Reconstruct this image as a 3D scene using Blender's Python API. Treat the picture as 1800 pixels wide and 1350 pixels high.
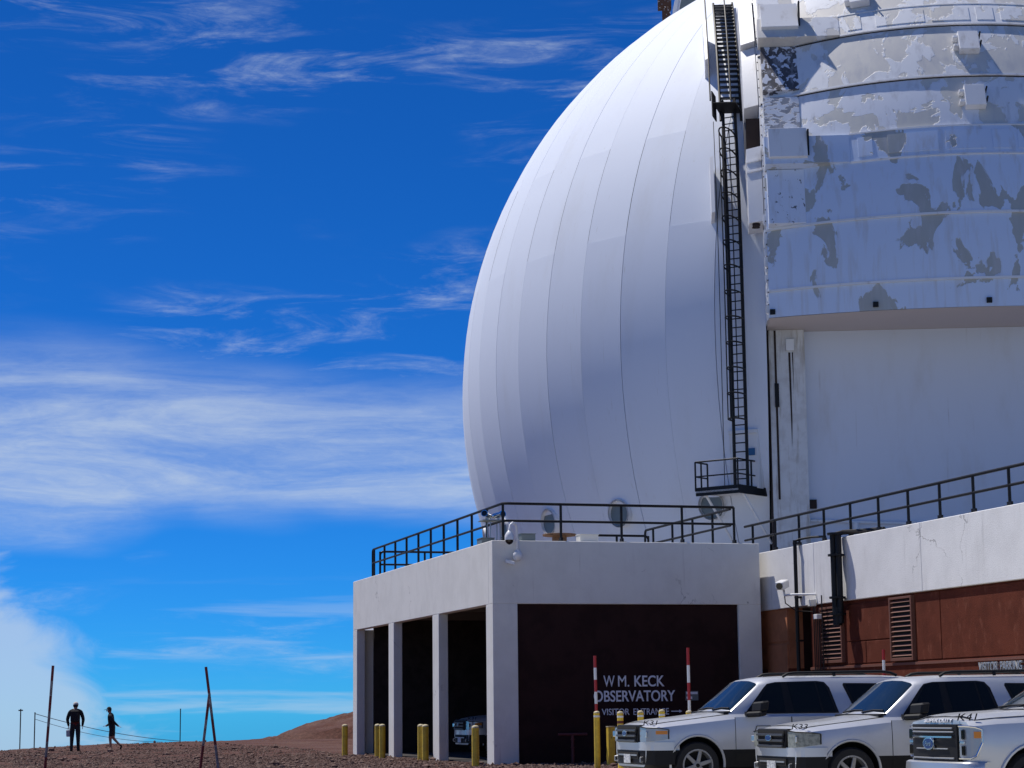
import bpy, bmesh, math, random
import numpy as np
from mathutils import Vector, Matrix
random.seed(7); rng = np.random.default_rng(11)
R_ = math.radians
scene = bpy.context.scene
for o in list(bpy.data.objects): bpy.data.objects.remove(o)
C = scene.collection

# ------------------------------------------------------------------ camera
cam = bpy.data.cameras.new('camera'); camo = bpy.data.objects.new('camera', cam); C.objects.link(camo)
pitch, roll = R_(8.96), R_(-0.62)
fwd = Vector((0, math.cos(pitch), math.sin(pitch))); up0 = Vector((0, -math.sin(pitch), math.cos(pitch))); rt0 = Vector((1, 0, 0))
rt = rt0*math.cos(roll)+up0*math.sin(roll); upv = up0*math.cos(roll)-rt0*math.sin(roll)
m = Matrix((rt, upv, -fwd)).transposed().to_4x4(); m.translation = (0, 0, 1.35)
camo.matrix_world = m
cam.sensor_fit = 'HORIZONTAL'; cam.sensor_width = 36; cam.lens = 72.8; cam.clip_end = 9000; cam.clip_start = 0.5
scene.camera = camo

# ------------------------------------------------------------------ sun, sky, exposure
SUN_EL, SUN_A = R_(63.2), R_(39)
S = Vector((-math.cos(SUN_EL)*math.cos(SUN_A), math.cos(SUN_EL)*math.sin(SUN_A), math.sin(SUN_EL)))
sl = bpy.data.lights.new('sun', 'SUN'); sl.energy = 4.3; sl.angle = R_(0.53); sl.color = (1.0, 0.955, 0.89)
so = bpy.data.objects.new('sun', sl); C.objects.link(so); so.rotation_euler = S.to_track_quat('Z', 'Y').to_euler(); so.location = S*400
scene.view_settings.view_transform = 'Standard'; scene.view_settings.look = 'None'
scene.view_settings.exposure = 0.15; scene.view_settings.gamma = 1.0; scene.view_settings.use_curve_mapping = False

wd = bpy.data.worlds.new('World'); scene.world = wd; wd.use_nodes = True
def build_world():
    nt = wd.node_tree; N = nt.nodes; L = nt.links
    for n in list(N): N.remove(n)
    def nd(t, **k):
        n = N.new(t)
        for a, b in k.items(): setattr(n, a, b)
        return n
    def lk(a, b): L.new(a, b)
    def math_(op, a, b=None, c=None, clamp=False):
        n = nd('ShaderNodeMath', operation=op, use_clamp=clamp)
        for i, v in enumerate((a, b, c)):
            if v is None: continue
            if isinstance(v, (int, float)): n.inputs[i].default_value = v
            else: lk(v, n.inputs[i])
        return n.outputs[0]
    def sstep(v, a, b):
        n = nd('ShaderNodeMapRange', interpolation_type='SMOOTHSTEP')
        lk(v, n.inputs[0]); n.inputs[1].default_value = a; n.inputs[2].default_value = b
        return n.outputs[0]
    out = nd('ShaderNodeOutputWorld'); bg = nd('ShaderNodeBackground'); bg.inputs[1].default_value = 0.085
    sky = nd('ShaderNodeTexSky', sky_type='NISHITA', sun_disc=False)
    sky.sun_elevation = SUN_EL; sky.sun_rotation = math.atan2(S.x, S.y); sky.altitude = 4200
    sky.air_density = 1.0; sky.dust_density = 0.0; sky.ozone_density = 3.0
    hs = nd('ShaderNodeHueSaturation'); hs.inputs['Saturation'].default_value = 1.12; hs.inputs['Value'].default_value = 1.0
    lk(sky.outputs[0], hs.inputs['Color'])
    tint = nd('ShaderNodeMix', data_type='RGBA', blend_type='MULTIPLY'); tint.inputs['Factor'].default_value = 1.0
    lk(hs.outputs[0], tint.inputs[6]); tint.inputs[7].default_value = (.085, .555, 1.12, 1)
    tc = nd('ShaderNodeTexCoord'); sep = nd('ShaderNodeSeparateXYZ'); lk(tc.outputs['Generated'], sep.inputs[0])
    x, y, z = sep.outputs
    hor = math_('SQRT', math_('ADD', math_('MULTIPLY', x, x), math_('MULTIPLY', y, y)))
    el = math_('ARCTAN2', z, hor)                       # radians
    az = math_('ARCTAN2', x, y)
    # high cirrus, on a sheet overhead
    den = math_('ADD', math_('MAXIMUM', z, 0.0), 0.10)
    u = math_('DIVIDE', x, den); v = math_('DIVIDE', y, den)
    cu = nd('ShaderNodeCombineXYZ'); lk(u, cu.inputs[0]); lk(v, cu.inputs[1])
    def noise(vec, scale, detail, rough=.55, dist=0., loc=(0,0,0), sc=(1,1,1), rot=0):
        mp = nd('ShaderNodeMapping'); mp.inputs['Location'].default_value = loc; mp.inputs['Scale'].default_value = sc; mp.inputs['Rotation'].default_value = (0,0,rot)
        lk(vec, mp.inputs[0]); n = nd('ShaderNodeTexNoise'); lk(mp.outputs[0], n.inputs['Vector'])
        n.inputs['Scale'].default_value = scale; n.inputs['Detail'].default_value = detail; n.inputs['Roughness'].default_value = rough; n.inputs['Distortion'].default_value = dist
        return n.outputs[0]
    ae = nd('ShaderNodeCombineXYZ'); lk(az, ae.inputs[0]); lk(el, ae.inputs[1])
    a = ae.outputs[0]
    fib = noise(a, 1.0, 12, .66, .8, loc=(3.1,1.7,0), sc=(11,62,1), rot=R_(10))
    fine = noise(a, 1.0, 10, .7, 1.2, loc=(6.1,2.7,0), sc=(60,230,1), rot=R_(16))
    big = noise(a, 1.0, 4, .5, .3, loc=(.6,4.2,0), sc=(5,17,1), rot=R_(8))
    cir = math_('MULTIPLY', sstep(fib, .47, .78), sstep(big, .41, .64))
    cir = math_('MULTIPLY', cir, math_('ADD', .28, math_('MULTIPLY', sstep(fine, .35, .68), .32)))
    # broad veil low over the horizon
    wob = noise(a, 1.0, 3, .5, .2, loc=(2.2,0,0), sc=(5,9,1))
    elw = math_('ADD', el, math_('MULTIPLY', math_('SUBTRACT', wob, .5), .075))
    band = math_('MULTIPLY', sstep(elw, .078, .105), math_('SUBTRACT', 1.0, sstep(elw, .130, .178)))
    bt = noise(a, 1.0, 12, .62, .6, loc=(.3,.9,0), sc=(7,52,1), rot=R_(8))
    veil = math_('MULTIPLY', band, math_('ADD', .22, math_('ADD', math_('MULTIPLY', sstep(bt, .32, .74), .50), math_('MULTIPLY', sstep(fine, .35, .75), .10))))
    # thin low streaks
    lw = noise(a, 1.0, 6, .55, .3, loc=(7.7,2.1,0), sc=(7,90,1))
    lowb = math_('MULTIPLY', sstep(lw, .50, .68), math_('SUBTRACT', 1.0, sstep(el, .03, .07)))
    lowb = math_('MULTIPLY', lowb, .38)
    # cumulus tops rising from the slope
    cn = noise(a, 1.0, 8, .6, .6, loc=(1.35,.2,0), sc=(13,22,1))
    clump = math_('SINE', math_('MULTIPLY', math_('ADD', az, .195), -7.0))
    ctop = math_('ADD', math_('MULTIPLY', clump, .20), math_('MULTIPLY', math_('SUBTRACT', cn, .5), .20))
    cum = math_('SUBTRACT', 1.0, sstep(math_('SUBTRACT', el, ctop), -.036, .012))
    cum = math_('MULTIPLY', cum, .60)
    cov = math_('MAXIMUM', math_('MAXIMUM', cir, veil), math_('MAXIMUM', lowb, cum), clamp=True)
    mix = nd('ShaderNodeMix', data_type='RGBA'); lk(cov, mix.inputs['Factor']); lk(tint.outputs[2], mix.inputs[6])
    mix.inputs[7].default_value = (6.0, 7.0, 8.2, 1)
    lk(mix.outputs[2], bg.inputs[0]); lk(bg.outputs[0], out.inputs[0])
build_world()

# ------------------------------------------------------------------ helpers
def link(o, parent=None):
    C.objects.link(o)
    if parent is not None: o.parent = parent
    return o
def tag(o, label=None, cat=None, group=None, kind=None):
    if label: o['label'] = label
    if cat: o['category'] = cat
    if group: o['group'] = group
    if kind: o['kind'] = kind
    return o
def empty(name, loc=(0,0,0), rz=0., label=None, cat=None, group=None):
    o = bpy.data.objects.new(name, None); o.location = loc; o.rotation_euler = (0,0,rz); o.empty_display_size = .3
    link(o); return tag(o, label, cat, group)
def copy_tree(o, parent=None):
    c = o.copy(); C.objects.link(c); c.parent = parent
    for ch in list(o.children): copy_tree(ch, c)
    return c

class MB:
    """collects faces for one mesh"""
    def __init__(s): s.v = []; s.f = []; s.m = []; s.cur = 0
    def add(s, vs, fs, mi=None):
        b = len(s.v); s.v += [tuple(p) for p in vs]
        for f in fs: s.f.append(tuple(b+i for i in f)); s.m.append(s.cur if mi is None else mi)
        return s
    def box(s, a, b, mi=None):
        x0,y0,z0 = a; x1,y1,z1 = b
        return s.add([(x0,y0,z0),(x1,y0,z0),(x1,y1,z0),(x0,y1,z0),(x0,y0,z1),(x1,y0,z1),(x1,y1,z1),(x0,y1,z1)],
              [(0,3,2,1),(4,5,6,7),(0,1,5,4),(1,2,6,5),(2,3,7,6),(3,0,4,7)], mi)
    def obox(s, c, ax, ay, az, mi=None):
        c, ax, ay, az = map(Vector, (c, ax, ay, az)); vs = []
        for k in (-1,1):
            for i,j in ((-1,-1),(1,-1),(1,1),(-1,1)): vs.append(c+ax*i+ay*j+az*k)
        return s.add(vs, [(0,3,2,1),(4,5,6,7),(0,1,5,4),(1,2,6,5),(2,3,7,6),(3,0,4,7)], mi)
    def tube(s, path, r, n=8, mi=None, caps=True, closed=False):
        P = [Vector(p) for p in path]; rr = r if isinstance(r, (list,tuple)) else [r]*len(P)
        ref = None; rings = []
        for i, p in enumerate(P):
            if closed: t = (P[(i+1) % len(P)]-P[i-1])
            else: t = P[min(i+1,len(P)-1)]-P[max(i-1,0)]
            t.normalize()
            if ref is None: ref = Vector((0,0,1)) if abs(t.z) < .9 else Vector((1,0,0))
            a = ref-t*ref.dot(t)
            if a.length < 1e-5: a = Vector((0,1,0))-t*t.y
            a.normalize(); ref = a; b = t.cross(a)
            rings.append([p+(a*math.cos(2*math.pi*k/n)+b*math.sin(2*math.pi*k/n))*rr[i] for k in range(n)])
        vs = [q for g in rings for q in g]; fs = []
        m = len(P) if closed else len(P)-1
        for i in range(m):
            j = (i+1) % len(P)
            for k in range(n): fs.append((i*n+k, i*n+(k+1)%n, j*n+(k+1)%n, j*n+k))
        if caps and not closed:
            fs.append(tuple(range(n))[::-1]); fs.append(tuple((len(P)-1)*n+k for k in range(n)))
        return s.add(vs, fs, mi)
    def cyl(s, p0, p1, r, n=12, mi=None, r1=None):
        return s.tube([p0, p1], [r, r if r1 is None else r1], n, mi)
    def lathe(s, prof, c=(0,0,0), n=24, mi=None):
        vs = []; fs = []
        for (r, z) in prof:
            for k in range(n):
                t = 2*math.pi*k/n; vs.append((c[0]+r*math.cos(t), c[1]+r*math.sin(t), c[2]+z))
        for i in range(len(prof)-1):
            for k in range(n): fs.append((i*n+k, i*n+(k+1)%n, (i+1)*n+(k+1)%n, (i+1)*n+k))
        fs.append(tuple(range(n))[::-1]); fs.append(tuple((len(prof)-1)*n+k for k in range(n)))
        return s.add(vs, fs, mi)
    def prism(s, poly, ext, mi=None):
        P = [Vector(p) for p in poly]; e = Vector(ext); n = len(P)
        fs = [tuple(range(n))[::-1], tuple(range(n,2*n))]+[(i,(i+1)%n,n+(i+1)%n,n+i) for i in range(n)]
        return s.add(P+[p+e for p in P], fs, mi)
    def grid(s, pts, mi=None):
        nr = len(pts); nc = len(pts[0]); vs = [p for row in pts for p in row]
        return s.add(vs, [(i*nc+j, i*nc+j+1, (i+1)*nc+j+1, (i+1)*nc+j) for i in range(nr-1) for j in range(nc-1)], mi)
    def mesh(s, name, mats, smooth=None, bevel=0., fix=True):
        me = bpy.data.meshes.new(name); me.from_pydata(s.v, [], s.f)
        if not isinstance(mats, (list,tuple)): mats = [mats]
        for m_ in mats: me.materials.append(m_)
        for p, i in zip(me.polygons, s.m): p.material_index = i
        if fix or bevel:
            bm = bmesh.new(); bm.from_mesh(me)
            if fix: bmesh.ops.recalc_face_normals(bm, faces=bm.faces)
            if bevel:
                ed = [e for e in bm.edges if len(e.link_faces) == 2 and e.calc_face_angle(0) > .5]
                bmesh.ops.bevel(bm, geom=ed, offset=bevel, segments=1, affect='EDGES', profile=.5)
            bm.to_mesh(me); bm.free()
        if smooth is not None:
            me.polygons.foreach_set('use_smooth', [True]*len(me.polygons)); me.set_sharp_from_angle(angle=R_(smooth))
        me.update(); return me
    def build(s, name, mats, parent=None, smooth=None, bevel=0., loc=None, rz=0., fix=True):
        o = bpy.data.objects.new(name, s.mesh(name, mats, smooth, bevel, fix)); link(o, parent)
        if loc is not None: o.location = loc
        if rz: o.rotation_euler = (0,0,rz)
        return o
def piece(name, mats, parent, mesh_cache, key, maker, loc=(0,0,0), rot=(0,0,0)):
    if key not in mesh_cache: mesh_cache[key] = maker()
    o = bpy.data.objects.new(name, mesh_cache[key]); link(o, parent); o.location = loc; o.rotation_euler = rot
    return o

# ------------------------------------------------------------------ materials
def mat(name, col, rough=.7, metal=0., col2=None, scale=4., spread=(.42,.62), stretch=(1,1,1), bump=0., bscale=40., detail=6., spec=.5, coat=0., grime=None, gscale=1.2, gspread=(.5,.75), gstretch=(1,1,.12), objspace=False, cracks=None, runs=None):
    M = bpy.data.materials.new(name); M.use_nodes = True; nt = M.node_tree; N = nt.nodes; L = nt.links
    b = N['Principled BSDF']; b.inputs['Base Color'].default_value = (*col, 1); b.inputs['Roughness'].default_value = rough; b.inputs['Metallic'].default_value = metal
    b.inputs['Specular IOR Level'].default_value = spec; b.inputs['Coat Weight'].default_value = coat; b.inputs['Coat Roughness'].default_value = .06
    if objspace: vec = N.new('ShaderNodeTexCoord').outputs['Object']
    else: vec = N.new('ShaderNodeNewGeometry').outputs['Position']
    def nz(sc, st, det=6., loc=0.):
        mp = N.new('ShaderNodeMapping'); mp.inputs['Scale'].default_value = st; mp.inputs['Location'].default_value = (loc,loc*.7,loc*.3); L.new(vec, mp.inputs[0])
        n = N.new('ShaderNodeTexNoise'); n.inputs['Scale'].default_value = sc; n.inputs['Detail'].default_value = det; n.inputs['Roughness'].default_value = .6
        L.new(mp.outputs[0], n.inputs['Vector']); return n.outputs[0]
    def ramp(v, a, c):
        r = N.new('ShaderNodeMapRange'); r.interpolation_type = 'SMOOTHSTEP'; r.inputs[1].default_value = a; r.inputs[2].default_value = c; L.new(v, r.inputs[0]); return r.outputs[0]
    cur = None
    if col2 is not None:
        mx = N.new('ShaderNodeMix'); mx.data_type = 'RGBA'; L.new(ramp(nz(scale, stretch, detail), *spread), mx.inputs['Factor'])
        mx.inputs[6].default_value = (*col,1); mx.inputs[7].default_value = (*col2,1); cur = mx.outputs[2]
    if grime is not None:
        mx = N.new('ShaderNodeMix'); mx.data_type = 'RGBA'; L.new(ramp(nz(gscale, gstretch, 7, 5.3), *gspread), mx.inputs['Factor'])
        if cur is not None: L.new(cur, mx.inputs[6])
        else: mx.inputs[6].default_value = (*col,1)
        mx.inputs[7].default_value = (*grime,1); cur = mx.outputs[2]
    if runs is not None:                                  # narrow run-off streaks
        mx = N.new('ShaderNodeMix'); mx.data_type = 'RGBA'; f = N.new('ShaderNodeMath'); f.operation = 'MULTIPLY'
        L.new(ramp(nz(9., (1,1,.035), 5, 8.8), .61, .80), f.inputs[0]); L.new(ramp(nz(1.1, (1,1,.5), 3, 3.8), .40, .62), f.inputs[1]); L.new(f.outputs[0], mx.inputs['Factor'])
        if cur is not None: L.new(cur, mx.inputs[6])
        else: mx.inputs[6].default_value = (*col,1)
        mx.inputs[7].default_value = (*runs,1); cur = mx.outputs[2]
    if cracks is not None:                                # hairline cracks and chips
        vo = N.new('ShaderNodeTexVoronoi'); vo.feature = 'DISTANCE_TO_EDGE'; vo.inputs['Scale'].default_value = .55
        wv = N.new('ShaderNodeVectorMath'); wv.operation = 'ADD'; L.new(vec, wv.inputs[0])
        wn = N.new('ShaderNodeTexNoise'); wn.inputs['Scale'].default_value = 2.5; wn.inputs['Detail'].default_value = 6; L.new(vec, wn.inputs['Vector']); L.new(wn.outputs['Color'], wv.inputs[1]); L.new(wv.outputs[0], vo.inputs['Vector'])
        inv = N.new('ShaderNodeMath'); inv.operation = 'SUBTRACT'; inv.inputs[0].default_value = 1.; L.new(ramp(vo.outputs['Distance'], .0, .012), inv.inputs[1])
        f = N.new('ShaderNodeMath'); f.operation = 'MULTIPLY'; L.new(inv.outputs[0], f.inputs[0]); L.new(ramp(nz(.6, (1,1,1), 3, 1.7), .57, .66), f.inputs[1])
        g = N.new('ShaderNodeMath'); g.operation = 'MAXIMUM'; L.new(f.outputs[0], g.inputs[0]); L.new(ramp(nz(6, (1,1,.6), 4, 6.1), .735, .75), g.inputs[1])
        mx = N.new('ShaderNodeMix'); mx.data_type = 'RGBA'; L.new(g.outputs[0], mx.inputs['Factor'])
        if cur is not None: L.new(cur, mx.inputs[6])
        else: mx.inputs[6].default_value = (*col,1)
        mx.inputs[7].default_value = (*cracks,1); cur = mx.outputs[2]
    if cur is not None: L.new(cur, b.inputs['Base Color'])
    if bump:
        bp = N.new('ShaderNodeBump'); bp.inputs['Strength'].default_value = bump; bp.inputs['Distance'].default_value = .03
        L.new(nz(bscale, (1,1,1), 5, 2.1), bp.inputs['Height']); L.new(bp.outputs[0], b.inputs['Normal'])
    return M
def peel(name, paint, primer, th, scale, stretch=(1,1,.8), rough=.5, dark=None):
    """paint flaking off a primer: hard edged patches with a small relief"""
    M = bpy.data.materials.new(name); M.use_nodes = True; nt = M.node_tree; N = nt.nodes; L = nt.links
    b = N['Principled BSDF']; b.inputs['Roughness'].default_value = rough
    pos = N.new('ShaderNodeNewGeometry').outputs['Position']
    def nz(sc, st, det, loc, dist=0.):
        mp = N.new('ShaderNodeMapping'); mp.inputs['Scale'].default_value = st; mp.inputs['Location'].default_value = loc; L.new(pos, mp.inputs[0])
        n = N.new('ShaderNodeTexNoise'); n.inputs['Scale'].default_value = sc; n.inputs['Detail'].default_value = det; n.inputs['Distortion'].default_value = dist; n.inputs['Roughness'].default_value = .55
        L.new(mp.outputs[0], n.inputs['Vector']); return n.outputs[0]
    def ramp(v, a, c):
        r = N.new('ShaderNodeMapRange'); r.inputs[1].default_value = a; r.inputs[2].default_value = c; L.new(v, r.inputs[0]); return r.outputs[0]
    f = ramp(nz(scale, stretch, 8, (3.3,1.2,7.1), .5), th, th+.010)
    mx = N.new('ShaderNodeMix'); mx.data_type = 'RGBA'; L.new(f, mx.inputs['Factor']); mx.inputs[6].default_value = (*paint,1)
    pr = N.new('ShaderNodeMix'); pr.data_type = 'RGBA'; L.new(ramp(nz(1.6, (1.5,1.5,.35), 6, (9,2,4)), .35, .7), pr.inputs['Factor'])
    pr.inputs[6].default_value = (*primer,1); pr.inputs[7].default_value = (*(dark or tuple(c*.72 for c in primer)),1)
    L.new(pr.outputs[2], mx.inputs[7])
    st = N.new('ShaderNodeMix'); st.data_type = 'RGBA'; L.new(ramp(nz(2.2, (1.8,1.8,.16), 7, (1,6,2)), .52, .85), st.inputs['Factor'])
    L.new(mx.outputs[2], st.inputs[6]); st.inputs[7].default_value = (.50,.50,.52,1)
    L.new(st.outputs[2], b.inputs['Base Color'])
    bp = N.new('ShaderNodeBump'); bp.inputs['Strength'].default_value = .6; bp.inputs['Distance'].default_value = .02; bp.invert = True
    L.new(f, bp.inputs['Height']); L.new(bp.outputs[0], b.inputs['Normal'])
    return M
M = {}
M['dome'] = mat('dome_paint', (.73,.77,.85), .62, spec=.25, grime=(.66,.68,.72), gscale=.5, gspread=(.50,.85), gstretch=(1,1,.25), bump=.10, bscale=.9, runs=(.58,.58,.58))
M['dark_gap'] = mat('seam_dark', (.05,.05,.055), .9)
M['shell'] = mat('dome_inner', (.10,.10,.11), .9)
M['peel_shaded'] = peel('sparse_peel_shaded', (.60,.69,.85), (.42,.44,.43), .565, .75, (1.2,1.2,.7), dark=(.40,.40,.38))  # panel paint with the sky-blue shade of the lower panels in its colour
M['peel_mid'] = peel('paint_peeling', (.76,.78,.83), (.66,.64,.58), .53, .9, dark=(.60,.58,.54))
M['peel_top'] = peel('paint_worn', (.77,.78,.80), (.70,.67,.61), .48, .8, (1.3,1.3,.7), dark=(.62,.60,.57))
M['plate'] = peel('plate_flaking', (.74,.76,.80), (.34,.35,.38), .50, 4.2, (.8,.8,1.4), .5, (.24,.25,.28))
M['plate_low'] = peel('plate_chipped', (.66,.72,.84), (.16,.17,.19), .635, 6.5, (1,1,.8), .5, (.06,.06,.07))
M['plate2'] = peel('plate_flaking_dark', (.70,.72,.78), (.10,.10,.11), .47, 4.6, (1,1,.8), .5, (.07,.055,.05))
M['steel_white'] = mat('white_steel', (.76,.76,.77), .45, grime=(.48,.45,.42), gscale=2.5, gspread=(.52,.8), bump=.05, bscale=6)
M['pier'] = mat('stained_pier', (.70,.70,.70), .6, grime=(.42,.38,.33), gscale=3.2, gspread=(.5,.72), gstretch=(1.5,1.5,.2), col2=(.62,.61,.6), scale=2.5)
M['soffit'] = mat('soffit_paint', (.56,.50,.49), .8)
M['lower_wall'] = mat('lower_shutter_paint', (.68,.71,.79), .6, grime=(.58,.57,.58), gscale=.9, gspread=(.5,.9), gstretch=(1,1,.3), bump=.05, bscale=1.5, runs=(.50,.49,.52))
M['rust_black'] = mat('rust_dark', (.035,.022,.018), .9)
M['plaster'] = mat('garage_plaster', (.76,.745,.70), .9, col2=(.70,.685,.64), scale=1.4, spread=(.35,.7), bump=.25, bscale=45, grime=(.58,.55,.52), gscale=1.8, gspread=(.55,.85), gstretch=(1,1,.3), cracks=(.36,.34,.32), runs=(.54,.50,.47))
M['parapet'] = mat('parapet_plaster', (.80,.79,.78), .9, col2=(.72,.71,.70), scale=1.1, spread=(.35,.7), bump=.22, bscale=35, grime=(.55,.54,.53), gscale=2.2, gspread=(.55,.85), gstretch=(1.4,1.4,.2), cracks=(.36,.35,.34), runs=(.52,.50,.48))
M['brown'] = mat('brown_plaster', (.130,.032,.017), .9, spec=.15, col2=(.095,.023,.012), scale=2.0, spread=(.35,.7), bump=.25, bscale=40, grime=(.20,.066,.040), gscale=5, gspread=(.52,.8), gstretch=(1,1,.5))
M['lit_orange_brown'] = mat('lit_brown_plaster', (.46,.17,.075), .9, col2=(.38,.14,.06), scale=2.0, bump=.2, bscale=40)  # colour raised to look lit while the garage shades these panels
M['dark_brown'] = mat('dark_brown_paint', (.030,.0125,.011), .85, col2=(.022,.009,.008), scale=1.5, bump=.12, bscale=25, spec=.2, grime=(.085,.06,.056), gscale=9, gspread=(.72,.76), gstretch=(1,1,1.4))
M['louver'] = mat('louver_paint', (.16,.062,.042), .7)
M['black_void'] = mat('void', (.008,.008,.008), .95)
M['black_metal'] = mat('black_rail_paint', (.008,.008,.009), .55, spec=.3)
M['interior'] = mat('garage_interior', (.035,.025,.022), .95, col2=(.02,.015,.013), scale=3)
M['brown_beam'] = mat('brown_grey_beam', (.13,.105,.095), .95)  # brownish grey, darker than the plaster frame
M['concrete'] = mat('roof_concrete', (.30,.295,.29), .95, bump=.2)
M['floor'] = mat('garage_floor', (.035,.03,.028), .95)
M['letter'] = mat('letter_metal', (.86,.87,.90), .5)
M['letter2'] = mat('letter_aluminium', (.55,.56,.58), .35, .6)
M['yellow'] = mat('yellow_paint', (.78,.54,.04), .55, col2=(.64,.42,.04), scale=6, grime=(.10,.06,.03), gscale=14, gspread=(.66,.70), gstretch=(1,1,.6), objspace=False)
M['yellow_cap'] = mat('weathered_cap', (.62,.55,.38), .8, col2=(.45,.38,.22), scale=20)
M['red'] = mat('red_band', (.36,.018,.022), .5)
M['white_band'] = mat('white_band', (.72,.74,.77), .5)
M['white_backlit'] = mat('white_band_backlit', (.24,.23,.235), .7, col2=(.14,.12,.12), scale=9)  # white bands of the backlit poles, shade put into the colour
M['red_backlit'] = mat('red_band_backlit', (.17,.014,.016), .7, col2=(.11,.012,.014), scale=9)  # red bands darkened for the same backlit shade
M['dark_red'] = mat('dull_red', (.11,.02,.02), .6)
M['wood'] = mat('spool_wood', (.28,.15,.075), .85, col2=(.16,.085,.045), scale=12, stretch=(1,1,6), bump=.2, bscale=20)
M['grey_box'] = mat('grey_enclosure', (.16,.19,.19), .5)
M['white_box'] = mat('white_enclosure', (.72,.70,.64), .6)
M['cam_white'] = mat('camera_shell', (.78,.78,.78), .35)
M['chrome'] = mat('chrome', (.75,.76,.78), .12, 1.)
M['lens'] = mat('lens_dark', (.01,.01,.012), .08)
M['sign_blue'] = mat('blue_sign', (.03,.13,.28), .5)
M['rust'] = mat('rusty_steel', (.075,.035,.022), .9, col2=(.50,.50,.52), scale=6, spread=(.60,.66))
M['rope'] = mat('rope', (.05,.05,.06), .8)
# vehicles
M['silver'] = mat('silver_paint', (.60,.615,.64), .32, .35, coat=.5, grime=(.53,.54,.55), gscale=2.0, gspread=(.45,.9), gstretch=(1,1,.8))
M['cladding'] = mat('black_plastic', (.012,.012,.013), .6, spec=.25)
M['tyre'] = mat('tyre_rubber', (.016,.016,.017), .85)
M['rim'] = mat('alloy_rim', (.42,.42,.43), .35, .7)
M['grille_bar'] = mat('grille_plastic', (.05,.052,.056), .4, .2)
M['glass'] = mat('tinted_glass', (.009,.011,.010), .07, spec=.28)
M['windshield'] = mat('windshield_glass', (.010,.018,.022), .04, spec=.5)
M['headlight'] = mat('headlight_lens', (.34,.37,.42), .16, .25, coat=.35)
M['bumper_chrome'] = mat('dull_chrome', (.55,.56,.58), .34, .75)
M['headlight_old'] = mat('hazed_lens', (.30,.31,.27), .35, .1, col2=(.18,.19,.17), scale=14)
M['amber'] = mat('amber_lens', (.65,.22,.02), .2)
M['badge_blue'] = mat('badge_blue', (.01,.035,.16), .2)
M['plate_white'] = mat('licence_plate', (.65,.66,.66), .5, col2=(.35,.36,.4), scale=26, spread=(.5,.56), objspace=True)
M['marker'] = mat('black_marker', (.010,.010,.012), .95, spec=0.)
# people
M['jacket'] = mat('dark_jacket', (.010,.011,.013), .9); M['jacket_red'] = mat('red_layer', (.13,.022,.020), .9)
M['trousers'] = mat('dark_trousers', (.014,.015,.019), .9); M['shoe'] = mat('shoe', (.008,.008,.008), .7)
M['skin'] = mat('skin', (.36,.19,.13), .6); M['hair'] = mat('hair', (.012,.009,.008), .7); M['cap_white'] = mat('pale_cap', (.55,.53,.50), .9)
M['bag'] = mat('white_bag', (.55,.55,.56), .8)

def ground_mat():
    G = bpy.data.materials.new('cinder_ground'); G.use_nodes = True; N = G.node_tree.nodes; L = G.node_tree.links
    b = N['Principled BSDF']; b.inputs['Roughness'].default_value = .95; b.inputs['Specular IOR Level'].default_value = .2
    pos = N.new('ShaderNodeNewGeometry').outputs['Position']
    def nz(sc, det, r=.6):
        n = N.new('ShaderNodeTexNoise'); n.inputs['Scale'].default_value = sc; n.inputs['Detail'].default_value = det; n.inputs['Roughness'].default_value = r; L.new(pos, n.inputs['Vector']); return n.outputs[0]
    cr = N.new('ShaderNodeValToRGB'); L.new(nz(.35, 6), cr.inputs[0])
    cr.color_ramp.elements[0].position = .36; cr.color_ramp.elements[0].color = (.098,.042,.031,1)
    cr.color_ramp.elements[1].position = .66; cr.color_ramp.elements[1].color = (.140,.080,.064,1)
    mx = N.new('ShaderNodeMix'); mx.data_type = 'RGBA'; mx.blend_type = 'MULTIPLY'; mx.inputs['Factor'].default_value = 1.0; L.new(cr.outputs[0], mx.inputs[6])
    c2 = N.new('ShaderNodeValToRGB'); L.new(nz(7, 8, .75), c2.inputs[0]); c2.color_ramp.elements[0].position = .3; c2.color_ramp.elements[0].color = (.45,.43,.42,1); c2.color_ramp.elements[1].position = .7; c2.color_ramp.elements[1].color = (1.3,1.25,1.22,1)
    L.new(c2.outputs[0], mx.inputs[7]); L.new(mx.outputs[2], b.inputs['Base Color'])
    bp = N.new('ShaderNodeBump'); bp.inputs['Strength'].default_value = .9; bp.inputs['Distance'].default_value = .12; L.new(nz(5, 8, .7), bp.inputs['Height']); L.new(bp.outputs[0], b.inputs['Normal'])
    return G
M['ground'] = ground_mat()
M['lot'] = mat('bounce_concrete', (.47,.45,.37), .95, col2=(.40,.38,.31), scale=.8, bump=.2)  # unseen ground made pale to bounce sunlight onto garage and vehicles
M['stone'] = mat('cinder_stone', (.085,.042,.033), .95, col2=(.19,.125,.10), scale=6.0, spread=(.42,.62), bump=.3, bscale=25)

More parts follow.
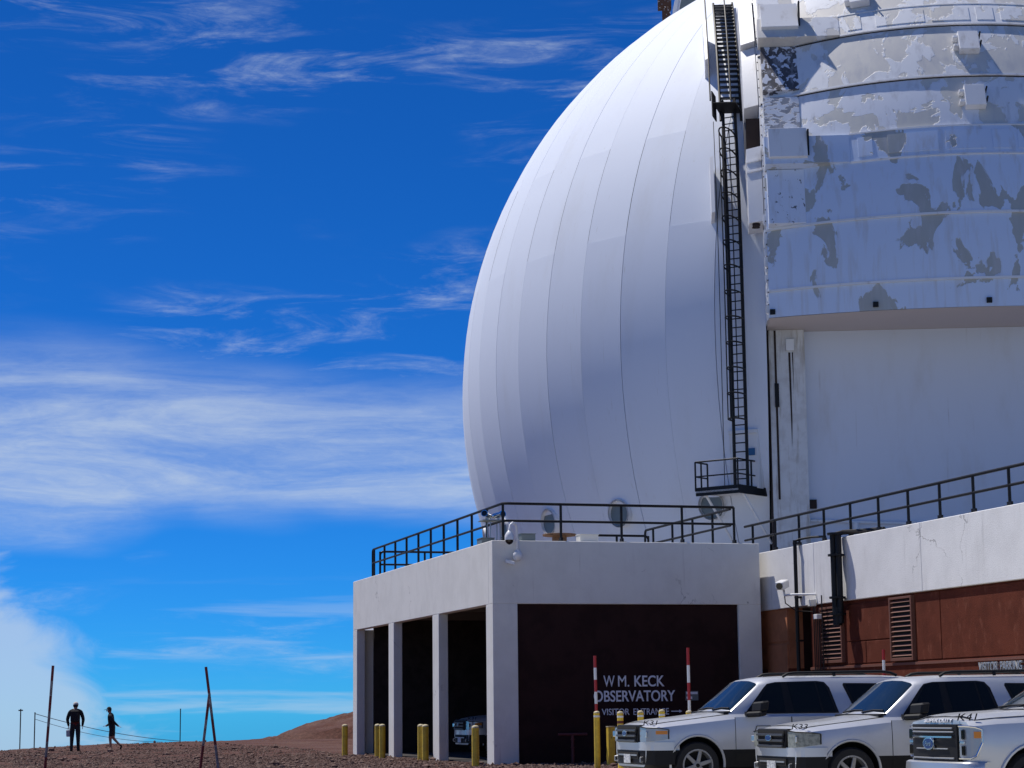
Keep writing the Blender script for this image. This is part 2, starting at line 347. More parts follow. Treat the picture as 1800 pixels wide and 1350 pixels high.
# ------------------------------------------------------------------ ground
def sst(x, a, b):
    t = np.clip((x-a)/(b-a), 0, 1); return t*t*(3-2*t)
def hgt(X, Y):
    X = np.asarray(X, float); Y = np.asarray(Y, float)
    a = X/np.maximum(Y, 5)
    Yc = np.interp(a, [-.6,-.247,-.2115,-.165,-.137,-.113,-.05], [60,80,92,97,107,116,130])
    d = np.maximum(Y-Yc, 0)
    z = -np.where(d < 40, .004*d*d, 6.4+.32*(d-40))
    hill = np.clip((a+.116)/.036, 0, 6)*1.25*sst(Y, 98, 126)
    hill = hill*(1-sst(a, .08, .25))
    z = z*np.where(a > -.118, 1-sst(a, -.118, -.10)*(1-sst(Y, 135, 190)), 1)+hill*(1-sst(Y, 140, 260))
    z = z+np.maximum(-.02*np.maximum(36.9-Y, 0), -.16)
    z = z+.05*np.sin(X*.37+1.2)*np.sin(Y*.21)*sst(Y, 56, 75)
    z = np.where(Y < -40, z-.2*(-40-Y), z)
    s = np.abs(X); z = z-np.where(s > 90, .2*(s-90), 0)
    return z
def make_ground():
    xs = np.concatenate([-np.geomspace(46, 4000, 22)[::-1], np.arange(-45, 45.01, .45), np.geomspace(46, 4000, 22)])
    ys = np.concatenate([-np.geomspace(41, 2500, 14)[::-1], np.arange(-40, 44, 2.), np.arange(44, 132, .45), np.geomspace(132.5, 5000, 30)])
    X, Y = np.meshgrid(xs, ys); Z = hgt(X, Y)
    near = (np.abs(X) < 46) & (Y > 43) & (Y < 133)
    g = rng.normal(0, 1, X.shape); g = (g+np.roll(g,1,0)+np.roll(g,1,1)+np.roll(g,-1,0))/4
    Z = Z+np.where(near & (Y > 100) & (X/np.maximum(Y,1) > -.118), rng.normal(0, 1, X.shape)*.07, 0)
    Z = Z+np.where(near, g*.035*sst(np.hypot(X-1, Y-60), 6, 14), 0)
    inb = ((X+.55)*.96+(Y-52.87)*.2803 > -.6) & ((Y-52.87)*.96-(X+.55)*.2803 > -.6) & (Y < 110)
    Z = np.where(inb, np.minimum(Z, -.012), Z)
    V = np.stack([X, Y, Z], -1).reshape(-1, 3); nx = len(xs); ny = len(ys)
    i = (np.arange(ny-1)[:,None]*nx+np.arange(nx-1)[None]).ravel(); F = np.stack([i, i+1, i+nx+1, i+nx], -1)
    me = bpy.data.meshes.new('ground'); me.from_pydata(V.tolist(), [], F.tolist()); me.materials.append(M['ground'])
    me.polygons.foreach_set('use_smooth', [True]*len(me.polygons))
    o = bpy.data.objects.new('ground', me); link(o); tag(o, 'red brown cinder ground of the summit', 'ground', kind='structure')
make_ground()

def make_lot():  # surface added out of view as a reflector for the garage front
    xs = np.linspace(-16, 26, 60); ys = np.linspace(-6, 46.6, 60); b = MB()
    keep = lambda x, y: (x+.55)*.96+(y-52.87)*.2803 < 7.55
    pts = [[(x, y, float(hgt(x, y))+.02) for x in xs] for y in ys]
    vs = [p for r in pts for p in r]; fs = [(i*60+j, i*60+j+1, (i+1)*60+j+1, (i+1)*60+j) for i in range(59) for j in range(59) if keep(xs[j+1], ys[i])]
    o = b.add(vs, fs).build('bounce_lot', M['lot'], None, smooth=60); tag(o, 'visitor parking lot out of view, added pale to bounce light on the garage', 'pavement', kind='structure')
def make_gravel():
    bm = bmesh.new(); bmesh.ops.create_icosphere(bm, subdivisions=1, radius=1.); bv = np.array([v.co for v in bm.verts]); bf = np.array([[v.index for v in f.verts] for f in bm.faces]); bm.free()
    n = 15000
    Y = 47+np.abs(rng.normal(0, 1, n))**1.0*26; Y = np.where(Y > 118, rng.uniform(48, 100, n), Y)
    X = rng.uniform(-.265, .06, n)*Y
    hs_ = slice(0, 2500); Y[hs_] = rng.uniform(96, 130, 2500); X[hs_] = rng.uniform(-.125, -.06, 2500)*Y[hs_]
    u = (X+.55)*.96+(Y-52.87)*.2803; v = (Y-52.87)*.96-(X+.55)*.2803
    ok = ~((u > -.25) & (v > -.25)); X, Y = X[ok], Y[ok]; n = len(X)
    sz = np.clip(rng.lognormal(-3.75, .55, n), .012, .15); Z = hgt(X, Y)
    V = np.empty((n, len(bv), 3))
    jit = rng.uniform(.65, 1.35, (n, len(bv), 1)); sc = rng.uniform(.6, 1.3, (n, 1, 3)); sc[:,:,2] *= .7
    ang = rng.uniform(0, 6.28, n); c, s = np.cos(ang), np.sin(ang)
    P = bv[None]*jit*sc*sz[:,None,None]
    V[...,0] = P[...,0]*c[:,None]-P[...,1]*s[:,None]+X[:,None]; V[...,1] = P[...,0]*s[:,None]+P[...,1]*c[:,None]+Y[:,None]; V[...,2] = P[...,2]+Z[:,None]+sz[:,None]*.25
    F = (bf[None]+np.arange(n)[:,None,None]*len(bv)).reshape(-1, 3)
    me = bpy.data.meshes.new('gravel'); me.from_pydata(V.reshape(-1,3).tolist(), [], F.tolist()); me.materials.append(M['stone'])
    # fine grit: eight-sided chips joined into the same object
    k = 46000; Yk = 46.8+np.abs(rng.normal(0, 1, k))*24; Yk = np.where(Yk > 112, rng.uniform(47, 90, k), Yk); Xk = rng.uniform(-.265, .07, k)*Yk
    uk = (Xk+.55)*.96+(Yk-52.87)*.2803; vk = (Yk-52.87)*.96-(Xk+.55)*.2803; okk = ~((uk > -.05) & (vk > -.05)); Xk, Yk = Xk[okk], Yk[okk]; k = len(Xk)
    ov = np.array([(1,0,0),(-1,0,0),(0,1,0),(0,-1,0),(0,0,1),(0,0,-1)], float); of = np.array([(0,2,4),(2,1,4),(1,3,4),(3,0,4),(2,0,5),(1,2,5),(3,1,5),(0,3,5)])
    sk = np.clip(rng.lognormal(-3.9, .45, k), .010, .07); W = ov[None]*rng.uniform(.6, 1.4, (k,6,1))*sk[:,None,None]
    an = rng.uniform(0, 6.28, k); ca, sa_ = np.cos(an)[:,None], np.sin(an)[:,None]
    W = np.stack([W[...,0]*ca-W[...,1]*sa_+Xk[:,None], W[...,0]*sa_+W[...,1]*ca+Yk[:,None], W[...,2]*.8+(hgt(Xk, Yk)+sk*.3)[:,None]], -1)
    V2 = np.concatenate([V.reshape(-1,3), W.reshape(-1,3)]); F2 = F.tolist()+((of[None]+np.arange(k)[:,None,None]*6).reshape(-1,3)+V.shape[0]*V.shape[1]).tolist()
    me = bpy.data.meshes.new('gravel'); me.from_pydata(V2.tolist(), [], F2); me.materials.append(M['stone'])
    o = bpy.data.objects.new('gravel', me); link(o); tag(o, 'loose reddish cinder stones scattered over the ground', 'gravel', kind='stuff')
make_gravel(); make_lot()

# ------------------------------------------------------------------ entrance garage (local frame: x along the front, y receding)
A = Vector((-.549, 52.87, 0)); YAW = R_(16.28)
def text_mesh(body, size, depth, offset=.0, spacing=1., align='LEFT', shear=0.):
    cu = bpy.data.curves.new('t', 'FONT'); cu.body = body; cu.size = size; cu.extrude = depth; cu.offset = offset; cu.space_character = spacing; cu.align_x = align; cu.shear = shear
    o = bpy.data.objects.new('t', cu); C.objects.link(o); bpy.context.view_layer.update()
    me = bpy.data.meshes.new_from_object(o.evaluated_get(bpy.context.evaluated_depsgraph_get()))
    bpy.data.objects.remove(o); return me
def lettering(body, width, height, depth, mtl, parent, loc, rot, name='lettering', bold=.012, shear=0.):
    """text scaled to a width and cap height; local x = reading direction, y = up"""
    me = text_mesh(body, 1., .02, bold, shear=shear)
    co = np.array([v.co for v in me.vertices]); mn, mx = co.min(0), co.max(0)
    sx, sy = width/(mx[0]-mn[0]), height/(mx[1]-mn[1])
    for v in me.vertices: v.co = ((v.co.x-mn[0])*sx, (v.co.y-mn[1])*sy, (v.co.z+.02)/.04*depth)
    me.materials.clear(); me.materials.append(mtl)
    o = bpy.data.objects.new(name, me); link(o, parent); o.location = loc; o.rotation_euler = rot
    return o

HG, HO, LG, WG = 5.654, 4.04, 17.24, 7.35
gar = empty('entrance_garage', A, YAW, 'pale plaster garage with three open bays and a dark brown front wall', 'garage')
P = M['plaster']
MB().box((0,0,HO),(WG,.40,HG)).build('front_beam', P, gar, bevel=.012)
MB().box((0,.40,HO),(.27,LG,HG)).build('side_beam', P, gar, bevel=.012)
MB().box((0,0,-.3),(.655,.66,HO)).build('column', P, gar, bevel=.012)
MB().box((6.71,0,-.3),(WG,.5,HO)).build('column', P, gar, bevel=.012)
for v0, v1 in ((5.62,6.34),(11.22,11.93),(16.62,LG)):
    MB().box((0,v0,-.3),(.27,v1,HO)).build('column', P, gar, bevel=.012)
tag(MB().box((.655,.09,-.3),(6.71,.28,HO)).build('front_wall', M['dark_brown'], gar), 'dark brown front wall carrying white lettering')
MB().box((7.08,.5,-.3),(WG,LG,HO)).build('side_wall', P, gar)
MB().box((.27,LG-.3,-.3),(7.08,LG,HO)).build('back_wall', P, gar)
MB().box((.27,.40,HO+.9),(7.08,LG,HG-.16)).build('roof_slab', M['concrete'], gar)
MB().box((7.08,.40,HO),(WG,LG,HG)).build('wall_beam', M['brown_beam'], gar)
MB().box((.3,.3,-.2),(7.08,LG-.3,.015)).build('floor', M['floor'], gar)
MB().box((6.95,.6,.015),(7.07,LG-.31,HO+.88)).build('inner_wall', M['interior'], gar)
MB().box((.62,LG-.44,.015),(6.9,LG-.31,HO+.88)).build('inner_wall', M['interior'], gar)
MB().box((.4,.5,HO+.02),(7.0,.75,HO+.7)).box((.4,6.0,HO+.1),(7.0,6.3,HO+.8)).box((.4,11.5,HO+.1),(7.0,11.8,HO+.8)).build('ceiling_beam', M['brown_beam'], gar)
RXF = (R_(90),0,0)
lettering('W', .30, .285, .02, M['letter'], gar, (2.96,.088,1.925), RXF, bold=0)
lettering('M.', .30, .285, .02, M['letter'], gar, (3.355,.088,1.925), RXF, bold=0)
lettering('KECK', .82, .285, .02, M['letter'], gar, (3.80,.088,1.925), RXF)
lettering('OBSERVATORY', 2.22, .285, .02, M['letter'], gar, (2.69,.088,1.545), RXF)
lettering('VISITOR', .75, .165, .015, M['letter'], gar, (2.90,.088,1.205), RXF, bold=.004)
lettering('ENTRANCE', .97, .165, .015, M['letter'], gar, (3.76,.088,1.205), RXF, bold=.004)
MB().box((4.80,.074,1.275),(5.02,.088,1.300)).prism([(5.02,.074,1.25),(5.02,.074,1.325),(5.10,.074,1.2875)],(0,.014,0)).build('arrow', M['letter'], gar)
# small notice beside the lettering
MB().box((5.20,.07,1.56),(5.55,.088,1.80)).build('notice_board', M['grey_box'], gar)
MB().box((5.22,.066,1.72),(5.53,.07,1.78)).box((5.22,.066,1.60),(5.38,.07,1.66)).build('notice_text', M['letter'], gar)

# ------------------------------------------------------------------ service building with white parapet
UW, VN, VF = 7.6, -24., 52.
srv = empty('service_building', A, YAW, 'long brown building with a white parapet carrying the dome', 'building')
ZP, ZB, ZL = 5.45, 3.90, 2.35
MB().box((UW+.06,VN,-.4),(UW+.5,-2.36,ZL)).box((UW+.06,-.98,-.4),(UW+.5,VF,ZL)).build('lower_wall', M['brown'], srv, bevel=.01)
MB().box((UW+.10,VN,ZL),(UW+.5,-2.36,ZB)).build('upper_wall', M['brown'], srv)
MB().box((UW+.10,-.98,ZL),(UW+.5,VF,ZB)).build('upper_wall', M['lit_orange_brown'], srv)
MB().box((UW+1.1,-2.6,-.4),(UW+1.2,-.7,ZB)).box((UW+.5,-2.46,-.4),(UW+1.1,-2.36,ZB)).box((UW+.5,-.98,-.4),(UW+1.1,-.88,ZB)).build('door_recess', M['dark_brown'], srv)
dr = MB().box((UW+1.02,-2.2,0),(UW+1.09,-1.1,2.3)).build('door', M['dark_brown'], srv, bevel=.01)
MB().cyl((UW+.97,-2.05,1.05),(UW+1.02,-2.05,1.05),.03).build('door_handle', M['chrome'], dr)
for a, b in ((VN,-13.9),(-13.885,-8.655),(-8.645,-2.885),(-2.875,3.2),(3.21,VF)):
    MB().box((UW,a,ZB),(UW+.30,b,ZP)).build('parapet_panel', M['parapet'], srv, bevel=.012)
MB().box((UW+.30,VN,ZB),(48,VF,5.0)).build('roof_deck', M['concrete'], srv)
MB().box((UW+.5,VN,-.4),(48,VN+.3,ZB)).box((47.7,VN+.3,-.4),(48,VF,ZB)).build('outer_wall', M['brown'], srv)
# raised panels of the brown band, each its own slab
def wslab(v0, v1, z0, z1, mt='brown', pr=.03, u=UW+.10): return MB().box((u-pr,min(v0,v1),z0),(u-.001,max(v0,v1),z1)).build('wall_panel', M[mt], srv, bevel=.008)
wslab(-4.50,-6.86,2.92,3.80); wslab(-4.50,-5.52,2.38,2.89); wslab(-5.55,-6.86,2.38,2.89)
wslab(-8.16,-9.30,2.38,3.86); wslab(-9.33,-13.6,2.38,3.86); wslab(-13.63,-18.,2.38,3.86); wslab(-2.50,-3.0,2.38,3.86)
wslab(-.95,.35,3.05,3.88,'lit_orange_brown'); wslab(-.95,.35,2.05,2.98,'lit_orange_brown',.05,UW+.10)
MB().box((UW+.03,-20,ZL-.07),(UW+.06,-2.4,ZL-.012)).build('ledge', M['louver'], srv)
slat_cache = {}
for v0, v1, z0, z1, n in ((-4.34,-3.06,2.42,3.80,12),(-8.06,-6.93,2.38,3.84,12)):
    lv = MB().box((UW+.0,v0,z0),(UW+.098,v0+.06,z1)).box((UW+.0,v1-.06,z0),(UW+.098,v1,z1)).box((UW+.0,v0+.06,z1-.05),(UW+.098,v1-.06,z1)).box((UW+.0,v0+.06,z0),(UW+.098,v1-.06,z0+.07)).build('louver', M['louver'], srv, bevel=.004)
    MB().box((UW+.085,v0+.06,z0+.07),(UW+.095,v1-.06,z1-.05)).build('louver_backing', M['black_void'], lv)
    zz = np.linspace(z0+.11, z1-.13, n); wv = v1-v0-.13
    for zc in zz:
        piece('slat', None, lv, slat_cache, round(wv,3), lambda: MB().prism([(.0,-wv/2,.0),(.012,-wv/2,.0),(.075,-wv/2,.055),(.063,-wv/2,.055)],(0,wv,0)).mesh('slat', M['louver']), (UW+.006,(v0+v1)/2,zc))
lettering('VISITOR', .82, .20, .05, M['letter2'], srv, (UW+.058,-11.02,2.055), (R_(90),0,R_(-90)), bold=.01)
lettering('PARKING', .88, .20, .05, M['letter2'], srv, (UW+.058,-11.94,2.055), (R_(90),0,R_(-90)), bold=.01)

# ------------------------------------------------------------------ railings
def railing(name, label, path, posts, zr, hr, z0, group=None, ends=(), rad=.036):
    """path: rail corner points (u,v); posts: (u,v) list"""
    e = empty(name, A, YAW, label, 'railing', group)
    def rounded(z, pts, drop0, drop1):
        out = []
        if drop0: out += [(pts[0][0], pts[0][1], z0)]
        for i, p in enumerate(pts):
            p = Vector((*p, z))
            prv = Vector((*pts[i-1], z)) if i else (p-Vector((0,0,1)) if drop0 else None)
            nxt = Vector((*pts[i+1], z)) if i < len(pts)-1 else (p-Vector((0,0,1)) if drop1 else None)
            if prv is None or nxt is None: out.append(p); continue
            a = (prv-p).normalized(); b = (nxt-p).normalized(); r = .14
            for t in (0,.25,.5,.75,1): out.append(p+a*r*(1-t)**2+b*r*t**2)
        if drop1: out += [(pts[-1][0], pts[-1][1], z0)]
        return out
    MB().tube(rounded(zr, path, 0 in ends, 1 in ends), rad, 8).build('top_rail', M['black_metal'], e, smooth=40)
    MB().tube([(*p, zr-hr*.46) for p in path], rad*.9, 8).build('mid_rail', M['black_metal'], e, smooth=40)
    pm = MB().cyl((0,0,z0),(0,0,zr),rad,8).mesh('post', M['black_metal'], smooth=40)
    bmh = MB().box((-.10,-.09,0),(.10,.09,.015)).box((-.03,-.08,.015),(.03,.08,.10)).mesh('base_plate', M['black_metal'])
    for p in posts:
        o = bpy.data.objects.new('post', pm); link(o, e); o.location = (*p, 0)
        b = bpy.data.objects.new('base_plate', bmh); link(b, o); b.location = (0,0,z0)
    return e
UR = .34
side_posts = [(UR,.17+1.535*i) for i in range(1,11)]
railing('roof_railing', 'black pipe railing along the open bay side and front of the garage roof', [(6.72,.17),(UR,.17),(UR,15.75)], [(6.72,.17),(5.25,.17),(3.56,.17),(1.90,.17),(UR,.17)]+side_posts, 6.62, .97, HG, ends=(1,))
railing('roof_railing', 'black pipe railing crossing the far end of the garage roof', [(UR+.25,15.75),(5.6,15.75)], [(UR+.25,15.75),(2.1,15.75),(3.8,15.75),(5.6,15.75)], 6.56, .92, HG-.1, ends=(0,1))
railing('roof_railing', 'black pipe railing receding behind the garage front beside the dome', [(6.72,.42),(6.72,7.1)], [(6.72,1.7),(6.72,3.2),(6.72,4.8),(6.72,6.4)], 6.60, .95, HG-.1, ends=(1,))
railing('roof_railing', 'short low black rail on the roof in front of the dome', [(5.0,7.6),(7.0,7.6)], [(5.0,7.6),(6.0,7.6),(7.0,7.6)], 6.48, .85, HG-.1, ends=(0,1))
railing('terrace_railing', 'long black pipe railing above the white parapet', [(UW+.15,-21.6),(UW+.15,1.9)], [(UW+.15,1.35-1.53*i) for i in range(16)], 6.27, .82, ZP)

# ------------------------------------------------------------------ dome
DC = Vector((16.43, 84.92, 14.06)); DR = 18.5
AZ = R_(-94); Wv = Vector((math.cos(AZ), math.sin(AZ), 0)); Sv = Vector((-math.sin(AZ), math.cos(AZ), 0)); Zv = Vector((0,0,1))
dome = empty('observatory_dome', (DC.x, DC.y, 5.0), AZ+math.pi/2, 'huge white panelled telescope dome with a peeling shutter', 'dome')
# dome-local frame: x = lateral t, y = -w (towards the back), z measured from 5.0
Z5 = DC.z-5.0
def dl(t, w, z): return (t, -w, z+Z5)            # z relative to the sphere centre
def sp(t, phi, R):
    q = math.sqrt(max(R*R-t*t, 0)); return dl(t, q*math.cos(phi), q*math.sin(phi))
GAP = .015
def gore(k):
    az0 = R_(-133+6*k); az1 = az0+R_(6)                # world azimuths; dark joint at even k start
    def edge(az, el, R, off):
        p = Vector((R*math.cos(el)*math.cos(az), R*math.cos(el)*math.sin(az), R*math.sin(el)))
        tv = Vector((-math.sin(az), math.cos(az), 0)); p += tv*off
        return (p.dot(Sv), -p.dot(Wv), p.z+Z5)
    g0 = (GAP if k % 2 == 0 else .004); g1 = (.004 if k % 2 == 0 else GAP)
    els = list(np.radians(np.concatenate([np.arange(-25, 12, 2.5), [12.2]])))
    rows = []
    def row(el, R, f=1.):
        ge0, ge1 = g0*max(math.cos(el), .05), g1*max(math.cos(el), .05)
        a = edge(az0, el, R, ge0); b = edge(az1, el, R, -ge1)
        return [tuple(np.array(a)*(1-i/3)+np.array(b)*i/3) for i in range(4)]
    b = MB()
    b.grid([row(e, DR) for e in els])
    e2 = list(np.radians(np.concatenate([[12.2], np.arange(14, 24, 2.5), [24.4]])))
    sa = -.006 if k % 2 else 0.; sb = -.006        # each sheet laps once: odd ones low, even ones high
    b.grid([row(els[-1], DR), row(e2[0], DR+sa)]); b.grid([row(e, DR+sa) for e in e2])
    e3 = list(np.radians(np.concatenate([[24.4], np.arange(27, 89.6, 2.5), [89.6]])))
    b.grid([row(e2[-1], DR+sa), row(e3[0], DR+sb)]); b.grid([row(e, DR+sb) for e in e3])
    # inward returns at both sides give the sheet an edge
    for side in (0, 3):
        allr = [row(e, DR) for e in els]+[row(e, DR+sb) for e in e3]
        b.grid([[r[side], tuple(np.array(r[side])*.996+np.array((0,0,Z5))*.004)] for r in allr])
    me = b.mesh('gore_panel', M['dome'], smooth=None, fix=False)
    bm = bmesh.new(); bm.from_mesh(me); bmesh.ops.remove_doubles(bm, verts=bm.verts, dist=.0005)
    mid = (az0+az1)/2; d = (mid-AZ+math.pi) % (2*math.pi)-math.pi
    if abs(d) < R_(88):
        # trim at the slit so that the shutter bay is open
        if d < 0: bmesh.ops.bisect_plane(bm, geom=bm.verts[:]+bm.edges[:]+bm.faces[:], plane_co=(-6.72,0,0), plane_no=(1,0,0), clear_outer=True)
        else: bmesh.ops.bisect_plane(bm, geom=bm.verts[:]+bm.edges[:]+bm.faces[:], plane_co=(6.72,0,0), plane_no=(-1,0,0), clear_outer=True)
    for f in bm.faces:
        c = f.calc_center_median(); n = Vector((c.x, c.y, c.z-Z5))
        if f.normal.dot(n) < 0: f.normal_flip()
        f.smooth = True
    ok = len(bm.faces) > 0
    bm.to_mesh(me); bm.free()
    if not ok: return
    me.set_sharp_from_angle(angle=R_(20)); 
    o = bpy.data.objects.new('gore_panel', me); link(o, dome)
for k in range(60): gore(k-30)
# dark lining behind the joints (left and right of the slit)
def lining():
    bm = bmesh.new(); bmesh.ops.create_uvsphere(bm, u_segments=96, v_segments=64, radius=DR-.09)
    bmesh.ops.bisect_plane(bm, geom=bm.verts[:]+bm.edges[:]+bm.faces[:], plane_co=(0,0,-8.0), plane_no=(0,0,-1), clear_outer=True)
    for co, no in (((-6.76,0,0),(1,0,0)),((6.76,0,0),(1,0,0)),((0,0,0),(0,1,0))):
        bmesh.ops.bisect_plane(bm, geom=bm.verts[:]+bm.edges[:]+bm.faces[:], plane_co=co, plane_no=no)
    front = [f for f in bm.faces if f.calc_center_median().y < 0 and abs(f.calc_center_median().x) < 6.75]
    bmesh.ops.delete(bm, geom=front, context='FACES')
    for v in bm.verts: v.co.z += Z5
    for f in bm.faces: f.smooth = True
    me = bpy.data.meshes.new('dome_lining'); bm.to_mesh(me); bm.free(); me.materials.append(M['dark_gap']); link(bpy.data.objects.new('dome_lining', me), dome)
lining()
MB().lathe([(16.95,0),(16.95,.95),(16.6,1.15),(16.6,1.25)], n=96).build('base_ring', M['steel_white'], dome, smooth=30)

# shutter -----------------------------------------------------------
shut = MB()
def slabpatch(b, t0, t1, p0, p1, R, th=.14, nt=24, np_=4, mi=None, flat=False):
    """curved slab on the shutter sphere; flat keeps depth constant in w as at t1"""
    def pt(t, p, r):
        if flat:
            q = math.sqrt(r*r-t1*t1); return dl(t, q*math.cos(p), q*math.sin(p))
        return sp(t, p, r)
    ts = np.linspace(t0, t1, nt+1); ps = np.linspace(p0, p1, np_+1)
    b.grid([[pt(t, p, R) for t in ts] for p in ps], mi); b.grid([[pt(t, p, R-th) for t in ts] for p in ps], mi)
    for p in (p0, p1): b.grid([[pt(t, p, R) for t in ts], [pt(t, p, R-th) for t in ts]], mi)
    for t in (t0, t1): b.grid([[pt(t, p, R) for p in ps], [pt(t, p, R-th) for p in ps]], mi)
    return b
def shpart(name, t0, t1, p0, p1, R, mt, th=.14, parent=None, label=None, nt=24, flat=False, np_=4):
    b = slabpatch(MB(), t0, t1, R_(p0), R_(p1), R, th, nt, np_, None, flat)
    o = b.build(name, M[mt], parent or shutter, smooth=25); 
    return tag(o, label) if label else o
# backbone of the shutter: side girders following the arch
gd = MB()
for t0, t1 in ((-6.72,-6.35),(6.35,6.72)): slabpatch(gd, t0, t1, R_(-.2), R_(150), 19.78, 1.5, 1, 60)
shutter = gd.build('shutter', M['steel_white'], dome, smooth=25); tag(shutter, 'curved shutter with flaking white paint over grey primer')
T0, T1 = -6.68, 6.68
shpart('shutter_panel', T0, T1, -.3, 2.36, 19.93, 'peel_shaded')
shpart('shutter_panel', T0, T1, 2.40, 8.70, 19.98, 'peel_shaded', th=.12)
shpart('shutter_panel', T0, T1, 8.74, 14.9, 20.03, 'peel_shaded', th=.12)
shpart('shutter_panel', T0, T1, 17.7, 23.95, 20.00, 'peel_mid', th=.12)
shpart('shutter_panel', T0, T1, 23.75, 30.6, 20.055, 'peel_top', th=.16)
shpart('shutter_panel', T0, T1, 33.0, 44.0, 20.08, 'peel_top')
shpart('shutter_panel', T0, T1, 44.1, 60, 20.16, 'peel_top'); shpart('shutter_panel', T0, T1, 60.1, 90, 20.16, 'peel_top', np_=8); shpart('shutter_panel', T0, T1, 90.1, 150, 20.16, 'peel_top', np_=12)
# lap flashings below each joint
for p, R in ((2.40,20.00),(8.74,20.05),(23.75,20.075)):
    shpart('flashing', T0, T1, p-.12, p+.10, R, 'steel_white', th=.06, np_=1)
# box ribs: curved in the middle, straight towards the edge
for p0, p1, R, mt in ((14.75,17.75,20.06,'peel_shaded'),(30.45,33.3,20.125,'peel_top')):
    rb = shpart('rib_beam', -3.9, 3.9, p0, p1, R, mt, th=.42)
    shpart('rib_end', T0, -3.9, p0, p1, R+.02, mt, th=.55, parent=rb, flat=True, nt=6)
    shpart('rib_lip', -3.9, 3.9, p0-.14, p0+.02, R+.02, 'steel_white', th=.16, parent=rb, np_=1)
    shpart('rib_lip', -3.9, 3.9, p1-.02, p1+.12, R+.02, 'steel_white', th=.16, parent=rb, np_=1)
    for c0, c1 in ((-3.62,-3.16),(-2.66,-1.04),(-.80,.48),(.72,1.30),(1.54,3.0)):
        cp = shpart('cover_plate', c0, c1, p0+.45, p1-.5, R+.022, mt, th=.05, parent=rb, nt=6, np_=2)
for p, R in ((23.75,20.03),(30.45,20.085),(33.42,20.10)): shpart('gap_strip', T0, T1, p-.20, p-.10, R, 'rust_black', th=.05, np_=1)  # black strips stand in for the shaded gaps between panels
# edge plates with heavy flaking, box covers
def flatplate(name, t0, t1, p0, p1, R, mt, th, parent=None):
    q = math.sqrt(R*R-5.4**2); pa, pb = R_(p0), R_(p1)
    a = [dl(t0, q*math.cos(pa), q*math.sin(pa)), dl(t1, q*math.cos(pa), q*math.sin(pa)), dl(t1, q*math.cos(pb), q*math.sin(pb)), dl(t0, q*math.cos(pb), q*math.sin(pb))]
    pm = (pa+pb)/2; n = Vector((0,-math.cos(pm),math.sin(pm)))*-th
    return MB().prism(a, n).build(name, M[mt], parent or shutter, bevel=.01)
flatplate('edge_plate', -6.62,-5.40, 8.9, 14.7, 20.06, 'plate_low', .5)
flatplate('edge_plate', -6.62,-5.42, 18.2, 23.5, 20.04, 'plate', .5)
flatplate('edge_plate', -6.60,-5.38, 24.3, 30.4, 20.08, 'plate2', .5)
flatplate('edge_plate', -6.58,-5.38, 34.6, 40.2, 20.11, 'peel_top', .5)
for p0, p1, R in ((15.3,18.5,20.55),(31.6,35.2,20.62)):
    bx = flatplate('box_cover', -6.55,-5.28, p0, p1, R, 'steel_white', .75)
    q = math.sqrt(R*R-5.4**2)+.02
    MB().box((-5.27,-q*math.cos(R_(p0))+.12,Z5+q*math.sin(R_(p0))+.05),(-5.22,-q*math.cos(R_(p0))+.5,Z5+q*math.sin(R_(p1))-.12)).build('latch_rail', M['black_metal'], bx)
# hatches with hinges and bolts
for tc, pc, R in ((.29,27.5,20.055),(.27,20.8,20.0),(-3.1,35.6,20.08)):
    p = sp(tc, R_(pc), R); nrm = (Vector(p)-Vector((0,0,Z5))).normalized(); lat = Vector((1,0,0)); lat = (lat-nrm*lat.dot(nrm)).normalized(); upd = nrm.cross(lat); upd = upd if upd.z > 0 else -upd
    h = MB().obox(Vector(p)+nrm*.14, lat*.34, upd*.42, nrm*.14).build('hatch', M['steel_white'], shutter, bevel=.015)
    for sg in (-.2, .2):
        MB().obox(Vector(p)-lat*.42+upd*sg+nrm*.12, lat*.09, upd*.06, nrm*.13).build('hinge', M['steel_white'], h, bevel=.02)
        MB().cyl(Vector(p)+lat*.37+upd*sg+nrm*.1, Vector(p)+lat*.37+upd*sg+nrm*.42, .03, 8).build('bolt', M['black_metal'], h)
# small dark fittings along the bottom edge
for t in (-6.58,-3.32,.25,3.8):
    p = Vector(sp(t, R_(.25), 19.95)); MB().obox(p, (.085,0,0), (0,.06,0), (0,0,.085)).build('edge_fitting', M['black_metal'], shutter)
# bolt heads down the left edge
bolt = MB().obox((0,0,0),(.017,0,0),(0,.017,0),(0,0,.017)).mesh('bolt', M['rust_black'])
for ph in np.arange(1.0, 44, 1.25):
    o = bpy.data.objects.new('bolt', bolt); link(o, shutter); o.location = sp(-6.70, R_(ph), 20.0)
# ragged drip edge at the lower left corner
dz = MB()
for i in range(30):
    ph = rng.uniform(-.6, 11); p = Vector(sp(-6.73, R_(ph), 19.9)); r = rng.uniform(.02,.06); dz.obox(p, (r,0,0), (0,r,0), (0,0,r*1.6))
dz.build('flaking_sealant', M['steel_white'], shutter)
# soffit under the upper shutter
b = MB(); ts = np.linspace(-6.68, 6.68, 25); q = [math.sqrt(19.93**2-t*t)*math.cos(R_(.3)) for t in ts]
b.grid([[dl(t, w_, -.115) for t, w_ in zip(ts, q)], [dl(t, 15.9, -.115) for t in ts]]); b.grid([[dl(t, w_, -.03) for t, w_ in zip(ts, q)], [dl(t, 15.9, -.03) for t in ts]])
b.build('soffit', M['soffit'], shutter)
